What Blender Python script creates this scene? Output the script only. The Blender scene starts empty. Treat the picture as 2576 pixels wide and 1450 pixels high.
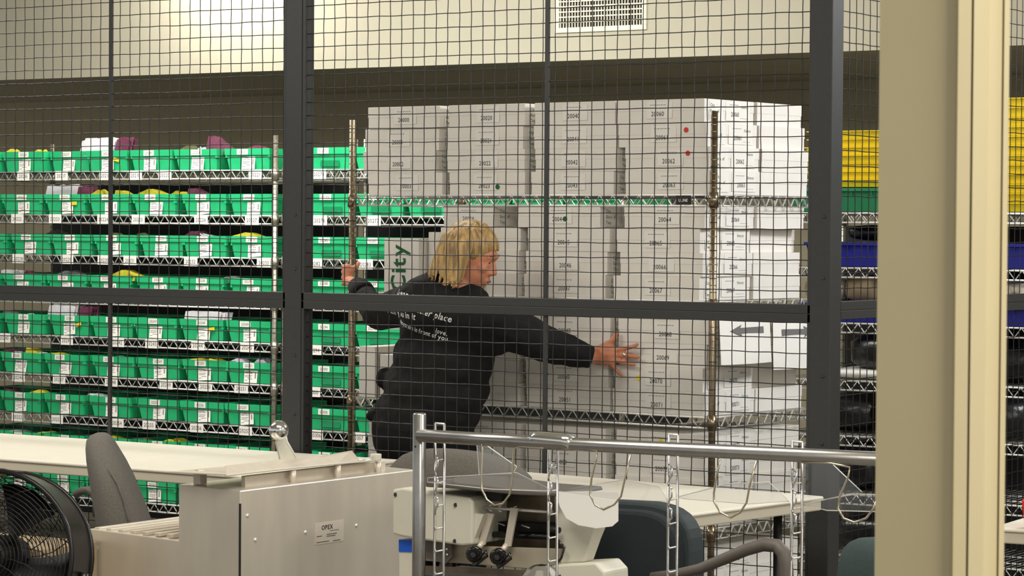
import bpy, bmesh, math, random
from mathutils import Vector, Matrix
from mathutils.bvhtree import BVHTree
random.seed(7)
sc = bpy.context.scene
col = sc.collection
# ---------------------------------------------------------------- camera
F_PX, YAW, PITCH, ROLL, CD, EYE = 6804.2, .5912, .0225, .0067, 7.8931, 1.58
FW = Vector((-math.sin(YAW)*math.cos(PITCH), math.cos(YAW)*math.cos(PITCH), -math.sin(PITCH)))
RT = Vector((math.cos(YAW), math.sin(YAW), 0)); UP = RT.cross(FW)
R2 = math.cos(ROLL)*RT + math.sin(ROLL)*UP; U2 = -math.sin(ROLL)*RT + math.cos(ROLL)*UP
CAM = Vector((0, -CD, EYE))
cd = bpy.data.cameras.new('camera'); co = bpy.data.objects.new('camera', cd); col.objects.link(co)
co.matrix_world = Matrix(((R2.x, U2.x, -FW.x, CAM.x), (R2.y, U2.y, -FW.y, CAM.y), (R2.z, U2.z, -FW.z, CAM.z), (0, 0, 0, 1)))
cd.sensor_width = 36; cd.lens = F_PX/2576*36; cd.clip_start = .1; cd.clip_end = 100
cd.dof.use_dof = True; cd.dof.focus_distance = 9.9; cd.dof.aperture_fstop = 24
sc.camera = co
# ---------------------------------------------------------------- world, lights, exposure
w = bpy.data.worlds.new('world'); sc.world = w; w.use_nodes = True
w.node_tree.nodes['Background'].inputs[0].default_value = (.94, .94, .90, 1)
w.node_tree.nodes['Background'].inputs[1].default_value = .62
def area(name, loc, target, sx, sy, power, color):
    l = bpy.data.lights.new(name, 'AREA'); l.shape = 'RECTANGLE'; l.size = sx; l.size_y = sy; l.energy = power; l.color = color
    o = bpy.data.objects.new(name, l); col.objects.link(o); o.location = loc
    o.rotation_euler = (Vector(target)-Vector(loc)).to_track_quat('-Z', 'Y').to_euler(); return o
area('ceiling_lamp_inside_cage', (-2.4, 1.3, 3.0), (-4.8, .9, 1.2), 1.2, .6, 78, (.93, .96, 1))
area('ceiling_lamp_by_soffit', (-8.95, 2.62, 3.16), (-8.95, 2.95, 2.5), .55, .25, 23, (1, .96, .88))
area('ceiling_lamp_front_left', (-7.2, -2.4, 3.15), (-7.2, -1.6, 0), 2.4, .8, 75, (1, .95, .87))
area('ceiling_lamp_front_right', (-3.2, -3.4, 3.15), (-3.9, -2.2, 0), 2.4, .8, 90, (1, .95, .87))
area('added_fill_door_frame', (1.2, -5.6, 2.6), (-1.4, -5.1, 1.5), 1.2, .6, 60, (1, .94, .80))  # unseen fill light added to brighten the door frame
area('added_fill_machine', (.6, -1.8, 3.1), (-4.6, -1.9, .6), 1.2, .6, 75, (1, .96, .9))  # fill light added for the machine's side face and the chairs
area('ceiling_lamp_cage_left', (-7.6, .8, 3.12), (-7.9, 1.9, .8), 3.2, .5, 105, (1, .97, .92))
sc.view_settings.view_transform = 'Standard'; sc.view_settings.look = 'None'
sc.view_settings.gamma = 1; sc.view_settings.use_curve_mapping = False; sc.view_settings.exposure = 0.0
# ---------------------------------------------------------------- points seen through a pixel of the photograph
def ray(x, y): return FW + (x-1288)/F_PX*R2 + (725-y)/F_PX*U2
def atY(x, y, Y): d = ray(x, y); return CAM + d*((Y-CAM.y)/d.y)
def atZ(x, y, Z): d = ray(x, y); return CAM + d*((Z-CAM.z)/d.z)
def atX(x, y, X): d = ray(x, y); return CAM + d*((X-CAM.x)/d.x)
def atD(x, y, D): return CAM + ray(x, y)*D
# ---------------------------------------------------------------- materials
def lin(c): return tuple(((v/255)/12.92 if v/255 <= .04045 else ((v/255+.055)/1.055)**2.4) for v in c)
MATS = {}
def mat(name, rgb, rough=.6, metal=0, noise=0, nscale=30, bump=0, spec=.5, trans=0, coat=0, stretch=None):
    m = bpy.data.materials.new(name); m.use_nodes = True; nt = m.node_tree; b = nt.nodes['Principled BSDF']
    c = lin(rgb); b.inputs['Base Color'].default_value = (*c, 1); b.inputs['Roughness'].default_value = rough
    b.inputs['Metallic'].default_value = metal; b.inputs['Specular IOR Level'].default_value = spec
    b.inputs['Transmission Weight'].default_value = trans; b.inputs['Coat Weight'].default_value = coat
    if noise or bump:
        tc = nt.nodes.new('ShaderNodeTexCoord'); n = nt.nodes.new('ShaderNodeTexNoise'); n.inputs['Scale'].default_value = nscale
        n.inputs['Detail'].default_value = 5; src = tc.outputs['Object']
        if stretch:
            mp = nt.nodes.new('ShaderNodeMapping'); mp.inputs['Scale'].default_value = stretch
            nt.links.new(src, mp.inputs[0]); src = mp.outputs[0]
        nt.links.new(src, n.inputs['Vector'])
        if noise:
            r = nt.nodes.new('ShaderNodeValToRGB')
            r.color_ramp.elements[0].position = .3; r.color_ramp.elements[1].position = .7
            r.color_ramp.elements[0].color = (*[v*(1-noise) for v in c], 1); r.color_ramp.elements[1].color = (*[min(1, v*(1+noise)) for v in c], 1)
            nt.links.new(n.outputs['Fac'], r.inputs[0]); nt.links.new(r.outputs[0], b.inputs['Base Color'])
        if bump:
            bp = nt.nodes.new('ShaderNodeBump'); bp.inputs['Strength'].default_value = bump; bp.inputs['Distance'].default_value = .01
            nt.links.new(n.outputs['Fac'], bp.inputs['Height']); nt.links.new(bp.outputs[0], b.inputs['Normal'])
    MATS[name] = m; return m
mat('soffit_paint', (178, 172, 153), .7, noise=.03, nscale=4)
mat('wall_paint', (176, 166, 138), .8, noise=.04, nscale=3)
mat('ceiling_tile', (225, 222, 210), .9, noise=.03)
mat('floor_tile', (120, 114, 104), .5, noise=.1, nscale=6)
mat('fence_black', (42, 42, 41), .5, noise=.1, nscale=60, spec=.5)
mat('fence_wire', (22, 20, 19), .38, noise=.15, nscale=200, spec=.5)
mat('chrome', (228, 226, 220), .35, .55, noise=.08, nscale=80)
mat('wire_metal', (205, 195, 172), .22, .9)
mat('zinc_post', (196, 190, 176), .3, .9, noise=.2, nscale=60)
mat('chrome_post', (150, 135, 112), .28, 1, noise=.15, nscale=60)
mat('steel_tube', (174, 172, 170), .3, 1, noise=.06, nscale=40)
mat('brushed_steel', (214, 205, 190), .33, .5, noise=.06, nscale=14, stretch=(1, 1, .25))
mat('grey_enamel', (206, 196, 180), .42, .25, noise=.03, nscale=40)
mat('plate_tan', (176, 166, 146), .4, .3, noise=.06, nscale=30)
mat('beige_plastic', (203, 199, 182), .5, noise=.02, nscale=30)
mat('green_plastic', (34, 184, 118), .45, noise=.06, nscale=25)
mat('green_pocket', (16, 128, 80), .25, noise=.08, nscale=60)
mat('dark_green_plastic', (20, 120, 76), .5, noise=.05)
mat('yellow_plastic', (238, 212, 30), .5, noise=.04, nscale=20)
mat('blue_plastic', (24, 30, 140), .45, noise=.08, nscale=20)
mat('white_box_card', (226, 221, 213), .75, noise=.025, nscale=14)
mat('box_label', (231, 227, 220), .6)
mat('paper_white', (236, 233, 226), .8)
mat('label_white', (238, 236, 228), .6)
mat('ink_black', (28, 27, 28), .7)
mat('ink_grey', (110, 108, 106), .8)
mat('ink_green', (16, 92, 52), .7)
mat('dot_red', (205, 48, 26), .6)
mat('dot_yellow', (232, 214, 40), .6)
mat('note_yellow', (240, 205, 40), .6)
mat('note_blue', (158, 222, 226), .6)
mat('env_yellow', (214, 200, 56), .75, noise=.18, nscale=40)
mat('env_white', (214, 210, 214), .75, noise=.1, nscale=50)
mat('env_maroon', (98, 42, 66), .7, noise=.3, nscale=50)
mat('env_lilac', (206, 184, 206), .75, noise=.12, nscale=50)
mat('env_grey', (120, 118, 120), .5, noise=.3, nscale=40)
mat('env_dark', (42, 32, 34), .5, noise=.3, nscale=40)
mat('env_olive', (86, 84, 44), .6, noise=.2, nscale=40)
mat('black_fabric', (27, 26, 26), .85, noise=.25, nscale=25, bump=.5, spec=.25)
mat('trouser_fabric', (20, 20, 21), .9, noise=.2, nscale=40, spec=.2)
mat('skin', (196, 128, 96), .55, noise=.1, nscale=30)
mat('hair', (168, 136, 84), .45, noise=.6, nscale=70, bump=.8, stretch=(1, 1, .1))
mat('hair_dark', (128, 96, 52), .5, noise=.3, nscale=60)
mat('print_white', (232, 230, 226), .7)
mat('eye_white', (190, 180, 170), .35)
mat('eye_dark', (40, 30, 24), .2)
mat('lip', (150, 78, 66), .5)
mat('silver', (235, 235, 235), .12, 1)
mat('table_top', (228, 222, 206), .5, noise=.02, nscale=20)
mat('table_edge', (190, 182, 162), .55)
mat('chair_grey', (98, 93, 86), .85, noise=.14, nscale=160, bump=.2)
mat('chair_navy', (24, 32, 36), .85, noise=.15, nscale=120)
mat('chair_teal', (52, 66, 66), .85, noise=.12, nscale=120)
mat('chair_rim', (40, 50, 52), .7, noise=.1, nscale=60)
mat('arm_plastic', (88, 82, 76), .55, noise=.05)
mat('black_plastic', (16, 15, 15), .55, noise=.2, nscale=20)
mat('black_rubber', (10, 10, 10), .18, coat=.5)
mat('fan_black', (26, 25, 24), .28, .3, noise=.1)
mat('cardboard', (146, 128, 98), .8, noise=.08, nscale=18)
mat('grey_bag', (120, 126, 136), .45, noise=.2, nscale=14)
mat('black_bag', (22, 22, 25), .25, noise=.3, nscale=12, bump=.8)
mat('clear_wrap', (188, 178, 160), .25, .2, noise=.6, nscale=22, bump=1)
mat('column_paint', (212, 198, 160), .5, noise=.02, nscale=8)
mat('tape_blue', (22, 84, 190), .4)
mat('red_plastic', (226, 44, 32), .4)
mat('vent_white', (226, 220, 198), .5)
mat('vent_dark', (38, 32, 26), .8)
mat('metal_brown', (120, 108, 92), .35, .7, noise=.15, nscale=30)
mat('tote_line', (150, 130, 20), .7)
def glass():
    m = bpy.data.materials.new('acrylic'); m.use_nodes = True; nt = m.node_tree; nt.nodes.remove(nt.nodes['Principled BSDF'])
    t = nt.nodes.new('ShaderNodeBsdfTransparent'); t.inputs[0].default_value = (.97, .97, .965, 1)
    g = nt.nodes.new('ShaderNodeBsdfGlossy'); g.inputs['Roughness'].default_value = .12
    lw = nt.nodes.new('ShaderNodeLayerWeight'); lw.inputs[0].default_value = .35
    ad = nt.nodes.new('ShaderNodeMath'); ad.operation = 'MULTIPLY_ADD'; ad.inputs[1].default_value = .4; ad.inputs[2].default_value = .05
    mx = nt.nodes.new('ShaderNodeMixShader'); nt.links.new(lw.outputs['Facing'], ad.inputs[0]); nt.links.new(ad.outputs[0], mx.inputs[0])
    nt.links.new(t.outputs[0], mx.inputs[1]); nt.links.new(g.outputs[0], mx.inputs[2])
    nt.links.new(mx.outputs[0], nt.nodes['Material Output'].inputs[0]); MATS['acrylic'] = m
glass()
# ---------------------------------------------------------------- mesh builder
GLYPH = {}
def glyph(ch, bold=False):
    k = (ch, bold)
    if k in GLYPH: return GLYPH[k]
    cu = bpy.data.curves.new('t', 'FONT'); cu.body = ch; cu.size = 1; cu.resolution_u = 2
    if bold: cu.offset = .018
    o = bpy.data.objects.new('t', cu); col.objects.link(o)
    dg = bpy.context.evaluated_depsgraph_get(); me = o.evaluated_get(dg).to_mesh()
    vs = [(v.co.x, v.co.y) for v in me.vertices]; fs = [tuple(p.vertices) for p in me.polygons]
    adv = (max(v[0] for v in vs)+.07) if vs else .3
    if ch in 'iltjI1': adv += .02
    GLYPH[k] = (vs, fs, adv); bpy.data.objects.remove(o); bpy.data.curves.remove(cu); return GLYPH[k]
class MB:
    def __init__(s): s.v = []; s.f = []; s.m = []; s.names = []; s.smooth = []
    def mi(s, m):
        if m not in s.names: s.names.append(m)
        return s.names.index(m)
    def add(s, vs, fs, m, smooth=False):
        o = len(s.v); s.v += [Vector(v) for v in vs]; i = s.mi(m)
        for f in fs: s.f.append(tuple(o+k for k in f)); s.m.append(i); s.smooth.append(smooth)
        return s
    def hexa(s, p, m):   # 8 points: 4 bottom (ccw), 4 top
        return s.add(p, [(3, 2, 1, 0), (4, 5, 6, 7), (0, 1, 5, 4), (1, 2, 6, 5), (2, 3, 7, 6), (3, 0, 4, 7)], m)
    def box(s, a, b, m):
        x0, y0, z0 = a; x1, y1, z1 = b
        return s.hexa([(x0, y0, z0), (x1, y0, z0), (x1, y1, z0), (x0, y1, z0), (x0, y0, z1), (x1, y0, z1), (x1, y1, z1), (x0, y1, z1)], m)
    def prism(s, poly, d, m, smooth=False):   # polygon (3D pts) pushed along vector d
        n = len(poly); d = Vector(d); vs = [Vector(p) for p in poly]+[Vector(p)+d for p in poly]
        fs = [tuple(range(n))[::-1], tuple(range(n, 2*n))]
        s.add(vs, fs, m); o = len(s.v)-2*n; i = s.mi(m)
        for k in range(n):
            s.f.append((o+k, o+(k+1) % n, o+n+(k+1) % n, o+n+k)); s.m.append(i); s.smooth.append(smooth)
        return s
    def tube(s, pts, r, m, n=6, cap=True, closed=False):
        pts = [Vector(p) for p in pts]; N = len(pts); rs = r if isinstance(r, (list, tuple)) else [r]*N; vs = []
        prev = None
        for i, p in enumerate(pts):
            a = pts[(i-1) % N] if (i > 0 or closed) else p; b = pts[(i+1) % N] if (i < N-1 or closed) else p
            t = (b-a).normalized()
            if prev is None:
                ref = Vector((0, 0, 1)) if abs(t.z) < .9 else Vector((1, 0, 0)); e1 = t.cross(ref).normalized()
            else:
                e1 = (prev - t*prev.dot(t)).normalized()
            prev = e1; e2 = t.cross(e1)
            for k in range(n):
                an = 2*math.pi*k/n; vs.append(p+(e1*math.cos(an)+e2*math.sin(an))*rs[i])
        fs = []
        for i in range(N if closed else N-1):
            j = (i+1) % N
            for k in range(n): fs.append((i*n+k, i*n+(k+1) % n, j*n+(k+1) % n, j*n+k))
        s.add(vs, fs, m, True)
        if cap and not closed:
            o = len(s.v)-len(vs); i0 = s.mi(m)
            s.f.append(tuple(o+k for k in range(n))[::-1]); s.m.append(i0); s.smooth.append(False)
            s.f.append(tuple(o+(N-1)*n+k for k in range(n))); s.m.append(i0); s.smooth.append(False)
        return s
    def ball(s, c, r, m, nu=14, nv=8, scale=(1, 1, 1), smooth=True):
        c = Vector(c); vs = [c+Vector((0, 0, r*scale[2]))]
        for j in range(1, nv):
            for i in range(nu):
                th = math.pi*j/nv; ph = 2*math.pi*i/nu
                vs.append(c+Vector((r*scale[0]*math.sin(th)*math.cos(ph), r*scale[1]*math.sin(th)*math.sin(ph), r*scale[2]*math.cos(th))))
        vs.append(c-Vector((0, 0, r*scale[2]))); fs = []
        for i in range(nu):
            fs.append((0, 1+i, 1+(i+1) % nu)); L = 1+(nv-2)*nu; fs.append((len(vs)-1, L+(i+1) % nu, L+i))
            for j in range(nv-2): a = 1+j*nu; fs.append((a+i, a+nu+i, a+nu+(i+1) % nu, a+(i+1) % nu))
        return s.add(vs, fs, m, smooth)
    def cone(s, p0, p1, r0, r1, m, n=16): return s.tube([p0, p1], [r0, r1], m, n)
    def text(s, t, org, u, v, size, m, center=True, bold=False, sx=.92):
        u = Vector(u).normalized(); v = Vector(v).normalized(); org = Vector(org); x = 0; L = []
        for ch in t:
            if ch == ' ': x += .3; continue
            g = glyph(ch, bold); L.append((x, g)); x += g[2]
        off = -x*sx*size/2 if center else 0
        for px, g in L:
            s.add([org+u*(off+(px+a)*size*sx)+v*(b*size) for a, b in g[0]], g[1], m)
        return s
    def build(s, name, parent=None, origin=(0, 0, 0), bevel=0):
        me = bpy.data.meshes.new(name); o = Vector(origin)
        me.from_pydata([v-o for v in s.v], [], s.f)
        for n in s.names: me.materials.append(MATS[n])
        me.polygons.foreach_set('material_index', s.m); me.polygons.foreach_set('use_smooth', s.smooth); me.update()
        ob = bpy.data.objects.new(name, me); col.objects.link(ob)
        if parent: ob.parent = parent
        else: ob.location = o
        if bevel:
            b = ob.modifiers.new('bevel', 'BEVEL'); b.width = bevel; b.segments = 2; b.limit_method = 'ANGLE'; b.angle_limit = .6
        return ob
def tag(o, label, cat, group=None):
    o['label'] = label; o['category'] = cat
    if group: o['group'] = group
    return o
def thing(name, label, cat, loc=(0, 0, 0), rotz=0, group=None):
    o = bpy.data.objects.new(name, None); col.objects.link(o); o.location = loc; o.rotation_euler = (0, 0, rotz); o.empty_display_size = .1
    return tag(o, label, cat, group)
def struct(mb, name, **k): o = mb.build(name, **k); o['kind'] = 'structure'; return o
def kids(o): return [c for c in col.objects if c.parent == o]
def dup(o, loc=None, rotz=None, parent=None):
    c = o.copy(); col.objects.link(c)
    if loc is not None: c.location = loc
    if rotz is not None: c.rotation_euler = (0, 0, rotz)
    if parent: c.parent = parent
    for ch in KIDS.get(o.name, []): dup(ch, parent=c)
    return c
KIDS = {}
def reg(o):
    KIDS[o.name] = kids(o)
    for c in KIDS[o.name]: reg(c)
    return o
ORD = ['first', 'second', 'third', 'fourth', 'fifth', 'sixth', 'seventh', 'eighth', 'ninth']
# ---------------------------------------------------------------- the room
struct(MB().box((-16, -10, -.1), (4, 5.2, 0), 'floor_tile'), 'floor')
struct(MB().box((-16, -10, 3.25), (4, 5.2, 3.35), 'ceiling_tile'), 'ceiling')
struct(MB().box((-16, 4.95, 0), (4, 5.1, 3.25), 'wall_paint'), 'wall_back')
struct(MB().box((-16, 2.9, 2.37), (4, 4.95, 3.25), 'soffit_paint'), 'wall_soffit')
# door frame close to the camera: an extruded jamb profile
prof = [(2207, 3.04), (2398, 3.0), (2404, 2.99), (2437, 2.992), (2438.5, 3.004), (2441.5, 3.004), (2443, 2.992), (2478, 3.0), (2482, 3.02),
        (2515, 3.035), (2516, 3.045), (2518.5, 3.045), (2519.5, 3.033), (2533, 3.036), (2533, 3.2), (2207, 3.2)]
def plan(px, dep):
    p = atD(px, 725, dep); return Vector((p.x, p.y, 0))
fr = MB().prism([plan(a, b) for a, b in prof], (0, 0, 3.25), 'column_paint')
struct(fr, 'trim_1')
# air grille on the soffit
a0 = atY(1398, 84, 2.9); a1 = atY(1628, 84, 2.9)
vt = thing('air_vent', 'white metal air supply grille on the cream soffit above the boxes', 'vent', (a0.x, 2.9, a0.z))
W = a1.x-a0.x
f = MB()
for A, B in (((0, 0), (W, .024)), ((0, .41), (W, .445)), ((0, .024), (.024, .41)), ((W-.024, .024), (W, .41))):
    f.box((A[0], -.012, A[1]), (B[0], 0, B[1]), 'vent_white')
f.build('frame', vt, bevel=.002)
MB().box((.024, -.002, .024), (W-.024, 0, .41), 'vent_dark').build('backing', vt)
f = MB()
for k in range(15): f.box((.024, -.012, .046+k*.0245), (W-.024, -.004, .052+k*.0245), 'vent_white')
for k in range(28): f.box((.03+k*(W-.06)/27.5, -.009, .024), (.034+k*(W-.06)/27.5, -.004, .41), 'vent_white')
f.build('louvres', vt)
# ---------------------------------------------------------------- mesh fence
def wires(mb, xs, zs, x0, x1, z0, z1, P, r=.0017):
    """crimped welded wires; P(s, d, z) maps along / depth / height into the world"""
    st = .0254
    for x in xs:
        n = int((z1-z0)/st); ph = random.random()*6; am = .0003+random.random()*.0007
        mb.tube([P(x+am*math.sin(i*1.3+ph)+.0006*math.sin(i*.37+ph), .0012, z0+(z1-z0)*i/n) for i in range(n+1)], r, 'fence_wire', 5)
    for z in zs:
        n = int((x1-x0)/st); ph = random.random()*6; am = .0003+random.random()*.0007
        mb.tube([P(x0+(x1-x0)*i/n, -.0016+.0008*math.cos(i*math.pi), z+am*math.sin(i*1.1+ph)+.001*math.sin(i*.21+ph)) for i in range(n+1)], r, 'fence_wire', 5)
def rng(a, s, lo, hi):
    k = math.ceil((lo-a)/s); out = []
    while a+k*s <= hi: out.append(a+k*s); k += 1
    return out
def panel(label, x0, x1, z0, z1, xo, zo, P, bars=(), group='mesh fence panels', top_open=False):
    base = P((x0+x1)/2, 0, z0); t = thing('mesh_fence', label, 'fence', base, 0, group)
    m = MB(); wires(m, rng(xo, .0508, x0+.012, x1-.012), rng(zo, .0508, z0+.012, z1-.012), x0+.01, x1-.01, z0+.01, z1-.01, P)
    m.build('wire_mesh', t, base)
    fw = .030; m = MB()
    def bar(a, b, c, d):
        q = [P(a, -.018, b), P(c, -.018, b), P(c, .018, b), P(a, .018, b), P(a, -.018, d), P(c, -.018, d), P(c, .018, d), P(a, .018, d)]; m.hexa(q, 'fence_black')
    bar(x0, z0, x1, z0+fw); bar(x0, z1-fw, x1, z1); bar(x0, z0, x0+.012, z1); bar(x1-.012, z0, x1, z1)
    m.build('frame', t, base, bevel=.002)
    for bx in bars:
        m = MB(); q = [P(bx-.0075, -.007, z0), P(bx+.0075, -.007, z0), P(bx+.0075, .003, z0), P(bx-.0075, .003, z0)]
        m.prism(q, (0, 0, z1-z0), 'fence_black'); m.build('stiffener', t, base)
def PX(x, d, z): return Vector((x, d, z))
def PR(s, d, z): return Vector((-4.072+d, s, z))
panel('black wire mesh fence panel left of the first post, above the mid rail', -8.9, -6.302, 1.303, 3.2, -7.7515, 2.4444, PX, [-7.186])
panel('black wire mesh fence panel left of the first post, below the mid rail', -8.9, -6.302, .05, 1.3027, -7.7569, .9255, PX, [-7.186])
panel('black wire mesh fence panel between the two posts, above the mid rail', -6.226, -4.113, 1.303, 3.2, -6.1413, 2.3924, PX, [-5.155])
panel('black wire mesh fence panel between the two posts, below the mid rail', -6.226, -4.113, .05, 1.3027, -6.1413, 1.0192, PX, [-5.155])
panel('black wire mesh side panel running back from the corner post, above its rail', .076, 2.9, 1.313, 3.2, .112, 2.40, PR)
panel('black wire mesh side panel running back from the corner post, below its rail', .076, 2.9, .05, 1.3127, .112, 1.03, PR)
def post(x0, x1, y0, y1, lab):
    base = ((x0+x1)/2, (y0+y1)/2, 0); t = thing('fence_post', lab, 'post', base, 0, 'square fence posts')
    MB().box((x0, y0, 0), (x1, y1, 3.22), 'fence_black').build('tube', t, base, bevel=.004)
    for z in (.88, 1.1, 1.42, 1.62):
        MB().ball((x0+.05, y0, z), .006, 'fence_black', 8, 4).build('bolt', t, base)
post(-6.302, -6.226, -.022, .054, 'dark square steel fence post in front of the green tray racks')
post(-4.113, -4.037, -.022, .054, 'dark square steel corner post beside the white box cart')
# ---------------------------------------------------------------- wire shelving
def shelf_mesh(W, Dp, Hh=.038, rim='chrome'):
    m = MB(); r = .0038
    for z in (0, -Hh):
        m.tube([(0, 0, z), (W, 0, z), (W, Dp, z), (0, Dp, z)], r, rim, 6, closed=True)
    for side in range(4):
        L = W if side in (0, 2) else Dp; n = max(2, int(round(L/.058))); pts = []
        for i in range(n*2+1):
            s_ = L*i/(2*n); z = -Hh if i % 2 == 0 else 0
            pts.append({0: (s_, 0, z), 1: (W, s_, z), 2: (s_, Dp, z), 3: (0, s_, z)}[side])
        m.tube(pts, .0036, rim, 5)
    n = int(W/.032)
    for i in range(1, n): m.tube([(W*i/n, 0, .0), (W*i/n, Dp, .0)], .0016, rim, 4, cap=False)
    for k in (1, 2): m.tube([(0, Dp*k/3, -.006), (W, Dp*k/3, -.006)], .0028, rim, 5)
    return m
def rack(lab, loc, rotz, W, Dp, zs, Hp, mt, name='wire_shelving_rack', grp=None, back=True):
    t = thing(name, lab, 'shelving', loc, rotz, grp)
    for px in (0, W):
        for py in (0, Dp):
            m = MB(); n = int(Hp/.025)
            pm_ = 'zinc_post' if mt == 'chrome' else mt
            m.tube([(px, py, .03), (px, py, Hp)], .0127, pm_, 12)
            for k in range(3, n): m.tube([(px, py, k*.025), (px, py, k*.025+.003)], .0135, 'ink_black' if k % 4 == 0 else pm_, 10, cap=False)
            m.build('post', t)
            for z in zs:
                pass
    shp = shelf_mesh(W, Dp).build('shelf', t)
    shelves = []
    for i, z in enumerate(zs):
        o = shp if i == 0 else shp.copy()
        if i: col.objects.link(o)
        o.location = (0, 0, z); shelves.append(o)
    cm = MB()
    cm.tube([(0, 0, -.045), (0, 0, .01)], [.019, .0165], 'zinc_post' if mt == 'chrome' else mt, 12)
    c0 = None
    for z in zs:
        for px in (0, W):
            for py in (0, Dp):
                if c0 is None: c0 = cm.build('collar', t); c = c0
                else: c = c0.copy(); col.objects.link(c)
                c.location = (px, py, z)
    if back: MB().box((.02, Dp-.02, .08), (W-.02, Dp-.014, zs[0]-.05), 'black_plastic').build('added_shade_sheet', t)  # added black sheet that stands in for the dark gaps behind the trays
    return t, shelves
ZS = [1.838, 1.625, 1.426, 1.228, 1.027, .833, .635, .435, .235]
RY = 1.95
def rx(px, y=600): return atY(px, y, RY).x
XA1 = rx(692); XA0 = XA1-2.0
rackA, shA = rack('chrome wire rack of green mail trays at the far left', (XA0, RY, 0), 0, XA1-XA0, .62, ZS, 2.0, 'chrome', grp=None)
XB0 = XA1+.06; XB1 = rx(1568)
rackB, shB = rack('chrome wire rack of green trays behind the person and the white box cart', (XB0, RY, 0), 0, XB1-XB0, .62, ZS, 2.0, 'chrome')
XC0 = rx(1990); XC1 = -4.15
ZC = [1.646, 1.423, 1.198, .964, .738, .5, .25]
rackC, shC = rack('chrome wire rack of yellow, green and blue totes at the right', (XC0-.1, 2.0, 0), 0, XC1-XC0+.1, .62, ZC, 1.9, 'chrome')
# shelf tags (clipped on the front edge)
def shelf_tag(shelf, x, num):
    m = MB(); m.box((x-.041, -.0075, -.042), (x+.041, -.0055, .004), 'label_white')
    m.text(num, (x, -.0085, -.029), (1, 0, 0), (0, 0, 1), .026, 'ink_grey')
    m.build('shelf_tag', shelf)
TA = {0: [(61, '20216'), (157, '20217'), (268, '20218'), (343, '20219'), (417, '20220'), (645, '20221')],
      1: [(46, '20222'), (141, '20223'), (263, '20224'), (350, '20225'), (508, '20226'), (636, '20227')],
      2: [(49, '20228'), (171, '20229'), (264, '20230'), (329, '20231'), (482, '20232'), (666, '20233')],
      4: [(13, '20240'), (170, '20241'), (298, '20242'), (384, '20243'), (500, '20244'), (624, '20245')],
      5: [(49, '20246'), (151, '20247'), (282, '20248'), (420, '20249'), (519, '20250'), (609, '20251')],
      6: [(47, '20252'), (145, '20253'), (297, '20254'), (377, '20255'), (497, '20256'), (619, '20257')]}
for r, L in TA.items():
    for px, num in L: shelf_tag(shA[r], atY(px, 440+108*r, RY).x-XA0, num)
TB = {0: [(805, '20270')], 1: [(807, '20276'), (942, '20277')], 2: [(795, '20282'), (922, '20283')], 4: [(793, '20294')],
      5: [(790, '20300')], 6: [(797, '20306'), (903, '20307')]}
for r, L in TB.items():
    for px, num in L: shelf_tag(shB[r], atY(px, 440+108*r, RY).x-XB0, num)
# green mail trays
def tray_body(mt='green_plastic', w=.268, wb=.236, h=.099, d=.44):
    m = MB(); t = .004
    def ring(w0, w1, z0, z1, y0a, y0b, dd):
        A = [(-w0/2, y0a, z0), (w0/2, y0a, z0), (w0/2, d-dd, z0), (-w0/2, d-dd, z0)]; B = [(-w1/2, y0b, z1), (w1/2, y0b, z1), (w1/2, d, z1), (-w1/2, d, z1)]
        return A, B
    A, B = ring(wb, w-.008, 0, h-.026, .018, .006, .012)
    m.add(A+B, [(3, 2, 1, 0), (0, 1, 5, 4), (1, 2, 6, 5), (2, 3, 7, 6), (3, 0, 4, 7)], mt)
    w2 = w
    A = [(-w2/2, .0, h-.030), (w2/2, .0, h-.030), (w2/2, d+.004, h-.030), (-w2/2, d+.004, h-.030)]
    B = [(-w2/2-.001, -.002, h), (w2/2+.001, -.002, h), (w2/2+.001, d+.006, h), (-w2/2-.001, d+.006, h)]
    Bi = [(-w2/2+.006, .006, h), (w2/2-.006, .006, h), (w2/2-.006, d-.002, h), (-w2/2+.006, d-.002, h)]
    Ai = [(-wb/2, .022, .004), (wb/2, .022, .004), (wb/2, d-.016, .004), (-wb/2, d-.016, .004)]
    m.add(A+B, [(0, 1, 5, 4), (1, 2, 6, 5), (2, 3, 7, 6), (3, 0, 4, 7), (0, 3, 2, 1)], mt)
    m.add(B+Bi, [(0, 1, 5, 4), (1, 2, 6, 5), (2, 3, 7, 6), (3, 0, 4, 7)], mt)
    m.add(Bi+Ai, [(1, 0, 4, 5), (2, 1, 5, 6), (3, 2, 6, 7), (0, 3, 7, 4), (4, 7, 6, 5)], mt)
    for sx in (-1, 1):  # corner ribs
        m.box((sx*w/2-.012 if sx > 0 else -w/2+.002, .003, h-.044), (sx*w/2-.002 if sx > 0 else -w/2+.012, .02, h-.026), mt)
    return m
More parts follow.
